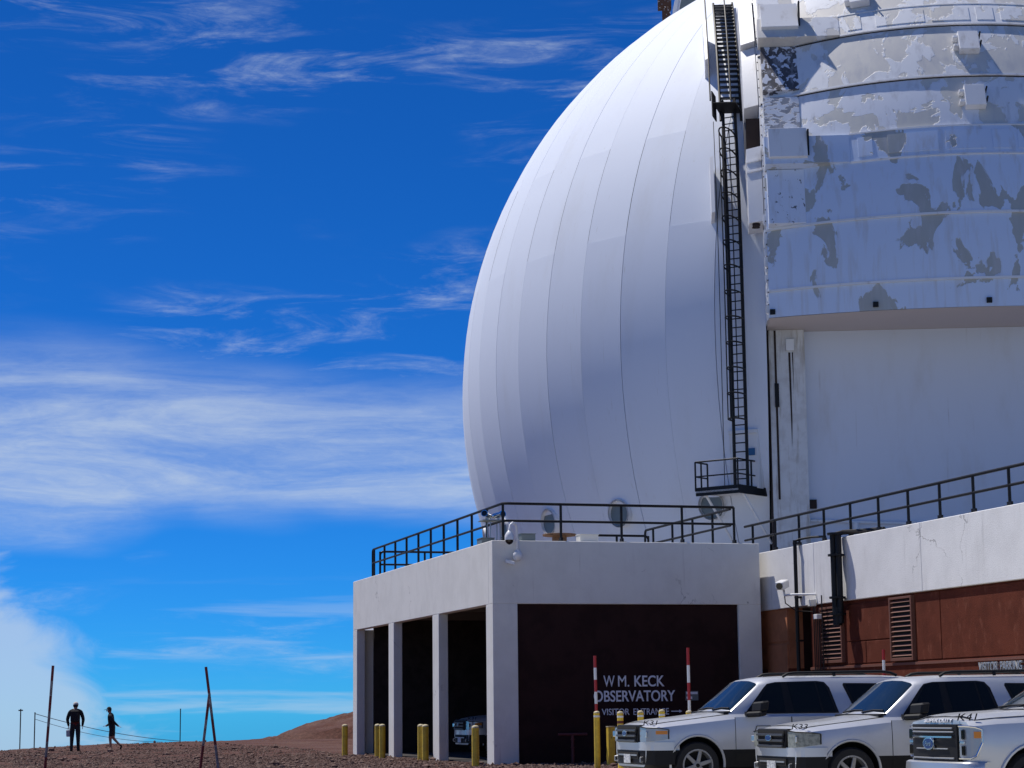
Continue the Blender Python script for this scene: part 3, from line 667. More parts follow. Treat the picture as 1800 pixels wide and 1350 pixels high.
# track boxes left of the shutter edge
def trackbox(p0, p1, R, th, mt='steel_white'): return shpart('track_box', -7.22, -6.74, p0, p1, R, mt, th=th, nt=1, parent=shutter, np_=6)
tb = trackbox(10.2, 19.0, 19.75, .9)
trackbox(19.4, 24.0, 19.2, .5, 'shell'); trackbox(24.3, 33.0, 19.8, .9); trackbox(33.3, 42, 20.0, 1.0)
shpart('track_joint', -7.23, -6.73, 17.2, 17.4, 19.79, 'steel_white', th=.3, nt=1, parent=tb); shpart('track_joint', -7.23, -6.73, 16.0, 16.2, 19.79, 'steel_white', th=.3, nt=1, parent=tb)
p = Vector(sp(-6.98, R_(10.15), 19.45)); 
for sg in (-.14, .14): MB().cyl(p+Vector((0,sg,-.03)), p+Vector((0,sg,.05)), .13, 16).build('exhaust_port', M['rust_black'], tb)
MB().obox(Vector(sp(-6.95, R_(21.3), 19.5)), (.24,0,0), (0,.02,0), (0,0,.55)).build('mesh_screen', M['rust_black'], shutter)
# fairing fins left of the ladder
for p0, p1 in ((13.2,20.5),(36.5,45.6)):
    shpart('fairing_fin', -8.42,-8.30, p0, p1, 19.25, 'steel_white', th=.85, nt=1, parent=dome, np_=8)
# lower shutter: wall, pier, drip stains
MB().box((-5.42,-16.2,.2),(6.7,-15.7,Z5-.12)).build('lower_shutter', M['lower_wall'], dome)
pr = MB().box((-6.62,-16.62,.2),(-5.42,-15.6,Z5-.12)).build('shutter_pier', M['pier'], dome, bevel=.01)
MB().box((-6.66,-16.60,.2),(-6.60,-15.7,Z5-.13)).box((-6.44,-16.64,3.2),(-6.37,-16.55,Z5-.14)).build('pier_gap', M['rust_black'], pr)
MB().prism([(-5.97,-16.635,Z5-.9),(-5.90,-16.635,Z5-.9),(-5.90,-16.635,Z5-3.2),(-5.935,-16.635,Z5-4.1)],(0,.02,0)).prism([(-5.85,-16.635,Z5-.9),(-5.81,-16.635,Z5-.9),(-5.82,-16.635,Z5-2.2)],(0,.02,0)).build('rust_streak', M['rust_black'], pr)
MB().box((-6.05,-16.74,Z5-.85),(-5.77,-16.60,Z5-.45)).build('cable_box', M['cam_white'], pr, bevel=.01)
MB().box((-6.46,-16.68,Z5-2.75),(-6.32,-16.60,Z5-1.95)).build('stop_block', M['black_metal'], pr)
MB().tube([(-5.4,-16.32,Z5-6.55),(-4,-16.32,Z5-6.62),(-1,-16.32,Z5-6.75),(3,-16.32,Z5-6.8)], .05, 6).build('conduit', M['steel_white'], dome, smooth=40)
MB().box((-5.40,-16.30,Z5-6.15),(-5.16,-16.18,Z5-5.85)).build('vent_box', M['rust_black'], dome)
for t in (-3.9,-2.0): MB().cyl((t,-16.4,.2),(t,-16.4,Z5-6.65),.09,10).build('support_pipe', M['steel_white'], dome, smooth=40)
# round vents along the base
def vent(azd):
    a = R_(azd); e = R_(-18.6)
    n = Vector((math.cos(e)*math.cos(a), math.cos(e)*math.sin(a), math.sin(e))); n = Vector((n.dot(Sv), -n.dot(Wv), n.z)); p = n*DR+Vector((0,0,Z5))
    hz = Vector((n.x, n.y, 0)).normalized()
    v = MB().tube([p-n*.1, p+hz*.16], .50, 24, caps=False).tube([p-n*.1, p+hz*.16], .44, 24, caps=False).build('round_vent', M['steel_white'], dome, smooth=40)
    MB().cyl(p+hz*.05, p+hz*.07, .45, 24).build('vent_screen', M['grey_box'], v)
for azd in (-123.3,-136.1,-149.0,-161.9,-174.7,-187.5): vent(azd)
# door onto the platform, with a blue sign
def sph_pt(azd, eld, R): 
    a, e = R_(azd), R_(eld); n = Vector((math.cos(e)*math.cos(a), math.cos(e)*math.sin(a), math.sin(e))); return Vector((n.dot(Sv)*R, -n.dot(Wv)*R, n.z*R+Z5))
dc = [sph_pt(-120.1,-17.2,DR), sph_pt(-116.9,-17.2,DR), sph_pt(-116.9,-10.9,DR), sph_pt(-120.1,-10.9,DR)]
n = ((dc[0]+dc[1]+dc[2]+dc[3])/4-Vector((0,0,Z5))); n.z = 0; n.normalize()
top = [dc[3]+n*.05, dc[2]+n*.05]; bot = [Vector((top[0].x,top[0].y,dc[0].z)), Vector((top[1].x,top[1].y,dc[1].z))]
db = MB().prism([bot[0], bot[1], top[1], top[0]], -n*1.0).build('dome_door', M['steel_white'], dome)
MB().prism([top[0]-Vector((0,0,.12))+n*.012, top[1]-Vector((0,0,.12))+n*.012, top[1]+n*.012, top[0]+n*.012], n*.06).build('door_lintel', M['steel_white'], db)
pS = top[1]*.8+top[0]*.2-Vector((0,0,.75)); hx = (top[1]-top[0]).normalized()
MB().obox(pS+n*.03, hx*.11, Vector((0,0,.12)), n*.012).build('door_sign', M['sign_blue'], db)
# rooftop frame behind the crown of the dome
fr = MB().box((-9.75,9.0,Z5+16.5),(-9.35,9.5,Z5+22.0)).box((-9.95,8.9,Z5+20.3),(-9.3,9.6,Z5+22.0)).box((-9.35,9.05,Z5+18.9),(-7.4,9.45,Z5+19.45)).build('crown_frame', M['rust'], dome)
b = MB(); nA = 20
arc = [(-9.28+3.6*(1-math.cos(i/nA*math.pi/2)), Z5+19.5+3.6*math.sin(i/nA*math.pi/2)*1.1) for i in range(nA+1)]
b.grid([[(x, 9.0, z) for x, z in arc], [(x, 11.5, z) for x, z in arc]]); b.add([(x, 9.0, z) for x, z in arc]+[(arc[-1][0], 9.0, arc[0][1])], [tuple(range(nA+2))])
sh2 = b.build('crown_cowl', M['steel_white'], dome, smooth=40)
b = MB(); arc2 = [(-9.0+3.2*(1-math.cos(i/nA*math.pi/2)), Z5+19.55+3.5*math.sin(i/nA*math.pi/2)) for i in range(nA+1)]; arc3 = [(-8.25+2.5*(1-math.cos(i/nA*math.pi/2)), Z5+19.55+2.9*math.sin(i/nA*math.pi/2)) for i in range(nA+1)]
b.grid([[(x, 8.97, z) for x, z in arc2], [(x, 8.97, z) for x, z in arc3]]); b.build('cowl_window', M['grey_box'], sh2)
for i in range(2, nA, 4): MB().cyl((arc2[i][0],8.94,arc2[i][1]),(arc3[i][0],8.94,arc3[i][1]),.03,6).build('cowl_bar', M['steel_white'], sh2)
MB().tube([(x, 8.93, z) for x, z in arc2], .03, 6).tube([(x, 8.93, z) for x, z in arc3], .03, 6).build('cowl_trim', M['steel_white'], sh2)

# ------------------------------------------------------------------ access ladder and platform
lad = empty('access_ladder', (DC.x, DC.y, 5.0), AZ+math.pi/2, 'tall black caged ladder turning into steps up the side of the dome', 'ladder')
TL, RL = -7.68, 17.18; ZD = -5.55       # lateral position, arc radius, deck height (relative)
cf = R_(24); ot = Vector((-math.sin(cf), -math.cos(cf), 0)); gt = Vector((math.cos(cf), -math.sin(cf), 0))   # ladder faces outward (dome-local)
def lpos(s):
    """distance along ladder from deck: vertical to the equator, then the arc; returns point and outward dir"""
    hv = -ZD
    if s <= hv: return Vector(dl(TL, RL, ZD+s)), ot.copy(), Vector((0,0,1))
    ph = (s-hv)/RL
    o = Vector((ot.x, ot.y*math.cos(ph), math.sin(ph)*abs(ot.y))); return Vector(dl(TL, RL*math.cos(ph), RL*math.sin(ph))), o.normalized(), Vector((0, math.sin(ph), math.cos(ph)))
S_ST = -ZD+RL*R_(27.5); S_END = -ZD+RL*R_(52)
BL = M['black_metal']
def side(s, half): p, o, u = lpos(s); return p+gt*half
for sg in (-1, 1):
    MB().tube([side(s, .225*sg) for s in np.linspace(.1, S_ST+.6, 50)], .055, 6).build('stile', BL, lad, smooth=40)
    MB().tube([lpos(s)[0]+Vector((.355*sg+.06,0,0)) for s in np.linspace(S_ST-.4, S_END, 24)], .05, 6).build('stringer', BL, lad, smooth=40)
    MB().tube([lpos(s)[0]+Vector((.355*sg+.06,0,0))+lpos(s)[1]*.9 for s in np.linspace(S_ST-.2, S_END, 24)], .03, 6).build('handrail', BL, lad, smooth=40)
rm = MB().cyl(-gt*.225, gt*.225, .021, 6).mesh('rung', BL)
for s in np.arange(.35, S_ST-.1, .30):
    o = bpy.data.objects.new('rung', rm); link(o, lad); o.location = lpos(s)[0]
tm = MB().box((-.35,-.11,-.02),(.35,.11,.02)).mesh('tread', BL)
for s in np.arange(S_ST+.1, S_END, .29):
    o = bpy.data.objects.new('tread', tm); link(o, lad); o.location = lpos(s)[0]+Vector((.06,0,0))
hoop_s = [2.30+.855*i for i in range(13)]
for s in hoop_s:
    p, o_, u = lpos(s); pts = []
    for t in np.linspace(0, math.pi, 13): pts.append(p+gt*(.235*math.cos(t)*(1+.35*math.sin(t)))+o_*(.72*math.sin(t)))
    MB().tube(pts, .028, 6).build('cage_hoop', BL, lad, smooth=40)
for t in np.linspace(.25, math.pi-.25, 5):
    MB().tube([lpos(s)[0]+gt*(.235*math.cos(t)*(1+.35*math.sin(t)))+lpos(s)[1]*(.72*math.sin(t)) for s in np.linspace(hoop_s[0], hoop_s[-1], 40)], .021, 5).build('cage_strap', BL, lad, smooth=40)
MB().tube([lpos(s)[0]+gt*(-.62)-lpos(s)[1]*.05 for s in np.linspace(0, 13.5, 40)], .014, 5).build('cable', BL, lad, smooth=40)
# top landing box
p, o_, u = lpos(S_ST); MB().obox(p+o_*.25+Vector((.05,0,0)), (.40,0,0), o_*.30, u*.02).build('landing', BL, lad)
for sg in (-1,): MB().obox(p+o_*.35+Vector((.05+.43*sg,0,0)), (.02,0,0), o_*.16, u*.6).build('side_guard', BL, lad)

plat = empty('access_platform', (DC.x, DC.y, 5.0), AZ+math.pi/2, 'small black railed platform braced out from the dome below the ladder', 'platform')
po = Vector((-.56, -.83, 0)); pg = Vector((.83, -.56, 0)); Nc = Vector(dl(-7.81, 17.62, ZD))
Wd, Ld = 1.66, 1.72
c00 = Nc; c10 = Nc-pg*Wd; c01 = Nc-po*Ld; c11 = Nc-pg*Wd-po*Ld
MB().prism([c00, c10, c11, c01], (0,0,-.06)).build('deck', M['steel_white'], plat)
for a, b_ in ((c00,c10),(c00,c01)):
    d = (b_-a).normalized(); MB().prism([a+Vector((0,0,.12)), b_+Vector((0,0,.12)), b_-Vector((0,0,.16)), a-Vector((0,0,.16))], Vector((d.y,-d.x,0))*.06).build('edge_beam', BL, plat)
HRl = .98
pts = [c10-po*.75, c10, c00, c01]
MB().tube([q+Vector((0,0,HRl)) for q in pts], .028, 6).build('top_rail', BL, plat, smooth=40)
MB().tube([q+Vector((0,0,HRl*.5)) for q in pts], .024, 6).build('mid_rail', BL, plat, smooth=40)
pm = MB().cyl((0,0,0),(0,0,HRl),.03,6).mesh('post', BL)
for q in (c10-po*.75, c10-po*.36, c10, c00, c00-po*.85, c01):
    o = bpy.data.objects.new('post', pm); link(o, plat); o.location = q
for q, e_ in ((c00-po*.35-pg*.05, (.95,1.6,-1.75)), (c10-po*.3+pg*.2, (.95,1.6,-1.7))):
    MB().cyl(q-Vector((0,0,.1)), q+Vector((e_[0],e_[1]*.6,e_[2])), .045, 6).build('brace', M['steel_white'], plat)

# ------------------------------------------------------------------ vehicles
def G(x, y): return float(hgt(x, y))
def to_mesh_bool(body, cutters, mats):
    """subtract cutter meshes from a body mesh and return the result"""
    o = bpy.data.objects.new('tmp', body); C.objects.link(o); cs = []
    for cm in cutters:
        c = bpy.data.objects.new('cut', cm); C.objects.link(c); cs.append(c)
        md = o.modifiers.new('b', 'BOOLEAN'); md.operation = 'DIFFERENCE'; md.object = c; md.solver = 'EXACT'
    bpy.context.view_layer.update()
    me = bpy.data.meshes.new_from_object(o.evaluated_get(bpy.context.evaluated_depsgraph_get()))
    for c in cs: bpy.data.objects.remove(c)
    bpy.data.objects.remove(o)
    return me
def loft(stations, mats, zsplit=None):
    """stations: (x, [(y,z)..half section bottom->centre top]); x runs backwards from the nose, +y towards the driver side"""
    b = MB(); rings = []
    for x, pts in stations:
        L_ = [(x, y, z) for y, z in pts]; Rr = [(x, -y, z) for y, z in pts[:-1]][::-1] if abs(pts[-1][0]) < 1e-6 else [(x, -y, z) for y, z in pts][::-1]
        rings.append(L_+Rr)
    n = len(rings[0]); vs = [p for r in rings for p in r]; fs = []; ms = []
    for i in range(len(rings)-1):
        for k in range(n):
            f = (i*n+k, i*n+(k+1)%n, (i+1)*n+(k+1)%n, (i+1)*n+k); fs.append(f)
    fs.append(tuple(range(n))); fs.append(tuple((len(rings)-1)*n+k for k in range(n))[::-1])
    b.add(vs, fs)
    if zsplit is not None:
        for i, f in enumerate(b.f):
            zc = sum(b.v[j][2] for j in f)/len(f)
            if zc < zsplit and len(f) == 4: b.m[i] = 1
    return b
def wheel(parent, x, y, r=.40, rimr=.255, w=.25):
    sg = 1 if y > 0 else -1
    prof = [(r*.70,-w/2),(r*.93,-w/2),(r,-w*.32),(r,w*.32),(r*.93,w/2),(r*.70,w/2)]
    def ring(prof, n=36):
        b = MB(); vs = []; fs = []
        for (q, z) in prof:
            for k in range(n): t = 2*math.pi*k/n; vs.append((q*math.cos(t), z, q*math.sin(t)))
        m_ = len(prof)
        for i in range(m_-1):
            for k in range(n): fs.append((i*n+k, i*n+(k+1)%n, (i+1)*n+(k+1)%n, (i+1)*n+k))
        return b.add(vs, fs)
    wl = ring(prof+[prof[0]]).build('wheel', M['tyre'], parent, smooth=40, loc=(x,y,r))
    yo = sg*w/2
    ring([(rimr*.9,yo*.2),(rimr,yo*.2),(rimr*1.08,yo*.96),(rimr*.98,yo*.96),(rimr*.94,yo*.6),(rimr*.9,yo*.2)]).build('rim', M['rim'], wl, smooth=40)
    MB().cyl((0,yo*.15,0),(0,yo*.2,0),rimr*.95,24).build('brake', M['black_void'], wl)
    sp_ = MB()
    for k in range(6):
        t = 2*math.pi*k/6+.3; d = Vector((math.cos(t),0,math.sin(t))); q = Vector((-math.sin(t),0,math.cos(t)))
        a = d*.05+Vector((0,yo*.78,0)); c = d*rimr*.97+Vector((0,yo*.85,0))
        sp_.prism([a-q*.035, a+q*.035, c+q*.028, c-q*.028], (0,-sg*.03,0))
    sp_.cyl((0,yo*.5,0),(0,yo*.86,0),.065,16)
    sp_.build('spokes', M['rim'], wl, bevel=.004)
    MB().cyl((0,yo*.86,0),(0,yo*.90,0),.035,12).build('hub_cap', M['cladding'], wl)
    return wl
def side_patch(fy, poly, off, sg):
    """polygon in (x,z) projected on the side surface y=fy(x,z)"""
    vs = [(x, sg*(fy(x,z)+off), z) for x, z in poly]; return MB().add(vs, [tuple(range(len(vs)))])
SUV_LOW = [
 (.10,[(.68,.38),(.78,.44),(.83,.66),(.83,.90),(.79,1.02),(.70,1.06),(.38,1.085),(0,1.095)]),
 (.22,[(.78,.34),(.89,.40),(.935,.66),(.935,.92),(.90,1.03),(.79,1.085),(.42,1.12),(0,1.13)]),
 (.50,[(.83,.32),(.95,.38),(.98,.66),(.98,.94),(.955,1.06),(.82,1.12),(.44,1.165),(0,1.17)]),
 (1.0,[(.86,.32),(.97,.36),(1.0,.66),(1.0,.98),(.975,1.11),(.84,1.175),(.46,1.21),(0,1.215)]),
 (1.62,[(.86,.32),(.97,.36),(1.0,.66),(1.0,1.0),(.985,1.17),(.90,1.25),(.5,1.285),(0,1.29)]),
 (1.9,[(.86,.32),(.97,.36),(1.0,.66),(1.0,1.0),(.985,1.19),(.93,1.25),(.5,1.27),(0,1.27)]),
 (3.4,[(.86,.32),(.97,.36),(1.0,.66),(1.0,1.0),(.985,1.20),(.935,1.255),(.5,1.27),(0,1.27)]),
 (4.8,[(.86,.34),(.97,.38),(1.0,.66),(1.0,1.0),(.98,1.21),(.935,1.265),(.5,1.27),(0,1.27)]),
 (5.12,[(.84,.38),(.95,.42),(.98,.66),(.98,1.0),(.96,1.21),(.92,1.265),(.5,1.27),(0,1.27)]),
 (5.25,[(.78,.42),(.88,.46),(.92,.66),(.93,1.0),(.92,1.2),(.89,1.26),(.5,1.27),(0,1.27)])]
def gside(z): return .955-.385*(z-1.22)
SUV_UP = [
 (1.60,[(.885,1.235),(.87,1.25),(.845,1.27),(.80,1.285),(.42,1.305),(0,1.31)]),
 (2.22,[(.945,1.235),(gside(1.5),1.5),(gside(1.73),1.73),(.665,1.80),(.36,1.845),(0,1.855)]),
 (2.45,[(.945,1.235),(gside(1.52),1.52),(gside(1.76),1.76),(.655,1.845),(.36,1.885),(0,1.895)]),
 (2.9,[(.947,1.235),(gside(1.53),1.53),(gside(1.78),1.78),(.65,1.87),(.35,1.905),(0,1.915)]),
 (4.6,[(.947,1.235),(gside(1.53),1.53),(gside(1.785),1.785),(.65,1.88),(.35,1.915),(0,1.925)]),
 (5.10,[(.935,1.235),(gside(1.53)-.02,1.53),(gside(1.77)-.02,1.77),(.635,1.86),(.34,1.895),(0,1.905)]),
 (5.26,[(.90,1.235),(.80,1.5),(.70,1.70),(.60,1.77),(.34,1.80),(0,1.81)])]
def sect(st, x, i):
    """interpolated station point i (float) at x"""
    xs = [q[0] for q in st]
    def at(k): return np.interp(x, xs, [q[1][k][0] for q in st]), np.interp(x, xs, [q[1][k][1] for q in st])
    k0 = int(math.floor(i)); k1 = min(k0+1, len(st[0][1])-1); f = i-k0
    a, b = at(k0), at(k1); return a[0]*(1-f)+b[0]*f, a[1]*(1-f)+b[1]*f
def low_side(x, z):
    xs = np.linspace(1,4,13); pts = [sect(SUV_LOW, x, i) for i in xs]; return float(np.interp(z, [p[1] for p in pts], [p[0] for p in pts]))
def panel_patch(fy, x0, x1, z0, z1, off, sg, n=12, m=8):
    return MB().grid([[(x, sg*(fy(x, zi)+off), zi) for x in np.linspace(x0, x1, n)] for zi in np.linspace(z0, z1, m)])
def make_suv(label, group, lens, mark):
    t = empty('sport_utility_vehicle', (0,0,0), 0, label, 'suv', group)
    sil = M['silver']
    body = loft(SUV_LOW, None, .63).mesh('body', [sil, M['cladding']])
    cuts = []
    for x in (.97, 3.99):
        cuts.append(MB().cyl((x,-1.2,.42),(x,1.2,.42),.475,40).mesh('c', M['cladding']))
    bd = to_mesh_bool(body, cuts, None)
    bd.polygons.foreach_set('use_smooth', [True]*len(bd.polygons)); bd.set_sharp_from_angle(angle=R_(28))
    bo = bpy.data.objects.new('body', bd); link(bo, t)
    MB().box((.5,-.62,.35),(4.6,.62,1.0)).build('chassis', M['black_void'], t)
    for x in (.97, 3.99):
        for sg in (1,-1):
            b = MB().tube([(x+.485*math.cos(a), sg*(low_side(x+.48*math.cos(a), .42+.48*max(math.sin(a),.0))+.0), .42+.485*math.sin(a)) for a in np.linspace(-.12, math.pi+.12, 25)], .022, 6)
            b.build('arch_lip', sil, bo, smooth=50)
    ub = loft(SUV_UP, None).build('cabin', sil, t, smooth=32)
    # windscreen on the sloped front of the cabin
    def ws(f, i, off):
        x = 1.60+(2.22-1.60)*f; y, z = sect(SUV_UP, x, i); return (x-off*.66, y, z+off*.75)
    rows = []
    for f in np.linspace(.07, .95, 6):
        l = [ws(f, i, .008) for i in np.linspace(2.75, 5, 8)]; rows.append(l+[(p[0],-p[1],p[2]) for p in l[:-1]][::-1])
    wsd = MB().grid(rows).build('windshield', M['windshield'], t, smooth=60)
    for y0, y1 in ((-.72,-.05),(.02,.66)):
        MB().tube([(1.60,y1,1.33),(1.645,(y0+y1)/2,1.365),(1.655,y0,1.36)], .014, 5).build('wiper', M['cladding'], wsd)
    MB().prism([(1.52,-.82,1.262),(1.64,-.85,1.278),(1.64,.85,1.278),(1.52,.82,1.262)],(0,0,.035)).build('cowl', M['cladding'], t)
    fy = lambda x, z: gside(z)
    def win(name, poly):
        for sg in (1,-1): side_patch(fy, poly, .010, sg).build(name, M['glass'], t)
    def trim(name, poly, off=.006):
        for sg in (1,-1): side_patch(fy, poly, off, sg).build(name, M['cladding'], t)
    trim('window_surround', [(1.86,1.258),(3.62,1.258),(3.52,1.70),(3.44,1.795),(3.30,1.815),(2.52,1.80),(2.36,1.77),(2.28,1.70)])
    win('window', [(2.02,1.285),(2.62,1.285),(2.62,1.785),(2.52,1.785),(2.38,1.755)])
    win('window', [(2.78,1.285),(3.30,1.285),(3.25,1.795),(2.74,1.79)])
    win('window', [(3.335,1.285),(3.56,1.285),(3.46,1.70),(3.41,1.775),(3.285,1.79)])
    trim('window_surround', [(3.93,1.30),(5.06,1.30),(5.02,1.76),(3.80,1.775),(3.78,1.74)], .004)
    win('window', [(3.97,1.33),(5.0,1.33),(4.97,1.735),(3.84,1.745)])
    # doors: a dark strip under each proud skin stands in for gap shade
    for x0, x1 in ((1.665,2.695),(2.715,3.60)):
        for sg in (1,-1):
            panel_patch(low_side, x0-.009, x1+.009, .661, 1.204, .0025, sg).build('door_gap', M['black_void'], bo)
            dr = panel_patch(low_side, x0, x1, .66, 1.205, .0065, sg).build('door', sil, t, smooth=40)
            MB().obox((x1-.14, sg*1.015, 1.06), (.09,0,0), (0,.012,0), (0,0,.018)).build('handle', sil, dr, bevel=.006)
    for sg in (1,-1): panel_patch(low_side, 1.66, 3.62, .40, .60, .008, sg).build('door_cladding', M['cladding'], bo)
    # hood
    rows = []
    for x in np.linspace(.24, 1.56, 10):
        l = [(x, *sect(SUV_LOW, x, i)) for i in np.linspace(5.15, 7, 7)]; l = [(a, y, z+.012) for a, y, z in l]; rows.append(l+[(p[0],-p[1],p[2]) for p in l[:-1]][::-1])
    MB().grid(rows).build('hood', sil, t, smooth=50)
    # nose: grille with bars, badge, lamps, bumper
    gr = MB().prism([(.055,-.60,1.09),(.055,.60,1.09),(.03,.55,.79),(.03,-.55,.79)],(.12,0,.0)).build('grille', M['cladding'], t, bevel=.012)
    MB().prism([(.024,-.54,1.065),(.024,.54,1.065),(.0235,.50,.82),(.0235,-.50,.82)],(.01,0,0)).build('grille_mesh', M['black_void'], gr)
    for z, hw in ((.995,.53),(.905,.515),(.82,.50)):
        MB().box((-.005,-hw,z-.018),(.03,hw,z+.018)).build('grille_bar', M['grille_bar'], gr, bevel=.006)
    def oval(r1, r2, x0, x1, name, m_, par):
        n = 24; ring = [(0, r1*math.cos(2*math.pi*k/n), r2*math.sin(2*math.pi*k/n)) for k in range(n)]
        return MB().prism([(x0, y, z+.945) for _, y, z in ring], (x1-x0,0,0)).build(name, m_, par)
    bg = oval(.115,.048,-.022,.0,'badge', M['chrome'], gr); oval(.10,.037,-.026,-.0215,'badge_field', M['badge_blue'], bg)
    for sg in (1,-1):
        plan = [(.075,.585),(.085,.70),(.10,.835),(.15,.885),(.22,.945),(.34,.965),(.455,.985)]
        ztop = [1.055,1.05,1.04,1.037,1.033,1.025,1.01]; zbot = [.80,.80,.805,.81,.82,.835,.85]
        fr_ = [[(x-.010, sg*(y+.014), z0+(z1-z0)*f) for (x, y), z0, z1 in zip(plan, zbot, ztop)] for f in (0,.25,.5,.75,1)]
        bk_ = [[(x+.05, sg*(y-.04), p[2]) for (x, y), p in zip(plan, r)] for r in fr_]
        hb = MB().grid(fr_).grid([fr_[0], bk_[0]]).grid([fr_[-1], bk_[-1]]).grid([[r[0] for r in fr_], [r[0] for r in bk_]]).grid([[r[-1] for r in fr_], [r[-1] for r in bk_]])
        hl = hb.build('headlight', lens, t, smooth=35)
        MB().obox((.098,sg*.86,.93), (.012,sg*.006,0), (-.03,sg*.05,0), (0,0,.05)).build('reflector', M['chrome'], hl, bevel=.01)
        MB().grid([[(x-.013, sg*(y+.018), z) for x, y in ((.24,.947),(.34,.965),(.44,.982))] for z in (.93,.99)]).build('turn_signal', M['amber'] if lens is M['headlight'] else lens, hl)
        # dark surround
        MB().tube([(x-.012, sg*(y+.016), z) for (x, y), z in zip(plan, ztop)]+[(plan[-1][0]-.012, sg*(plan[-1][1]+.016), zbot[-1])], .010, 5).build('headlight_seal', M['cladding'], hl)
    bp = [(.05,.0),(.05,.55),(.085,.78),(.20,.94),(.34,.985),(.54,1.005)]
    def bstrip(z0, z1, m_, name, off=0., inner=.12):
        rows = []
        full = [(x-off, -y) for x, y in bp[:0:-1]]+[(x-off, y) for x, y in bp]
        a = [[(x, y*(1+off*.5), z) for x, y in full] for z in (z0, z1)]
        bk = [[(x+inner, y*.93, z) for x, y in full] for z in (z0, z1)]
        b = MB().grid(a).grid(bk).grid([a[0], bk[0]]).grid([a[1], bk[1]]); return b.build(name, m_, t, smooth=35)
    bu = bstrip(.66, .80, sil, 'bumper'); bstrip(.42, .659, M['cladding'], 'lower_bumper', -.012)
    MB().box((.04,-.55,.52),(.10,.55,.63)).build('air_intake', M['black_void'], bu); MB().box((.03,-.50,.565),(.06,.50,.59)).build('intake_bar', M['rim'], bu)
    for sg in (1,-1): MB().tube([(.08,sg*.68,.55),(.03,sg*.70,.54),(.03,sg*.70,.47),(.08,sg*.68,.46)], .014, 6).build('tow_hook', M['rim'], bu)
    pn = [(.02,-.17,.44),(.02,.17,.44),(.02,.17,.59),(.02,-.17,.59)]
    MB().prism(pn, (.012,0,0)).build('licence_plate', M['plate_white'], t)
    # mirrors
    for sg in (1,-1):
        mr = MB().prism([(1.84,sg*1.01,1.20),(2.10,sg*1.03,1.20),(2.12,sg*1.33,1.23),(1.98,sg*1.35,1.21)],(0,0,.09)).prism([(1.92,sg*1.06,1.285),(2.13,sg*1.06,1.285),(2.14,sg*1.345,1.315),(2.0,sg*1.34,1.295)],(.03,0,.17)).build('mirror', M['cladding'], t, bevel=.025)
        MB().obox((1.93,sg*.985,1.265), (.07,0,0), (0,.05,0), (0,0,.03)).build('mirror_arm', M['cladding'], mr)
    # roof rails
    for sg in (1,-1):
        MB().tube([(2.72,sg*.60,1.895),(2.82,sg*.595,1.945),(2.95,sg*.59,1.958),(4.6,sg*.59,1.975),(4.78,sg*.59,1.955),(4.9,sg*.60,1.905)], .026, 6).tube([(3.7,sg*.60,1.90),(3.7,sg*.59,1.97)], .03, 6).build('roof_rail', M['cladding'], t, smooth=50)
    for x in (.97, 3.99):
        for y in (.865,-.865): wheel(t, x, y)
    MB().box((5.24,-.88,.55),(5.36,.88,.78)).build('rear_bumper', M['cladding'], t, bevel=.03)
    for sg in (1,-1): MB().box((5.18,sg*.86-.07,1.0),(5.275,sg*.86+.07,1.5)).build('tail_light', M['red'], t, bevel=.01)
    lettering(mark, .27, .085, .003, M['marker'], t, (.105,-.675,1.088), (R_(62),0,R_(-52)), name='fleet_number', bold=.0)
    # hexagonal door emblem
    hx = [(2.05,1.05),(2.30,1.05),(2.42,.90),(2.36,.74),(2.12,.70),(1.98,.86)]
    b = MB()
    for i in range(6):
        (x0,z0),(x1,z1) = hx[i], hx[(i+1)%6]; b.cyl((x0,-1.012,z0),(x1,-1.012,z1),.006,5)
    b.box((2.10,-1.014,.985),(2.32,-1.009,1.005)).box((2.10,-1.014,.955),(2.28,-1.009,.97)).build('door_emblem', M['cladding'], t)
    return t
def place(t, x, y, z, yaw): t.location = (x, y, z); t.rotation_euler = (0,0,R_(yaw))
# vehicle frame: +x runs to the rear, -y is the driver side
sA = make_suv('silver SUV with clear headlights and amber signals beside the yellow bollards', 'silver fleet vehicles parked in the lot', M['headlight'], 'K31')
place(sA, 1.906, 36.55, G(1.9,36.5), 15.2)
sB = make_suv('silver SUV with hazy yellowed headlights parked between the other SUV and the pickup', 'silver fleet vehicles parked in the lot', M['headlight_old'], 'K33')
place(sB, 4.03, 33.43, G(4.0,33.4), 15.72)
sC = copy_tree(sA); sC['label'] = 'dim vehicle standing inside the open garage bays'; sC.pop('group', None); 
pc = A+Matrix.Rotation(YAW, 3, 'Z') @ Vector((1.15, 7.9, 0)); place(sC, pc.x, pc.y, .015, 16.28)

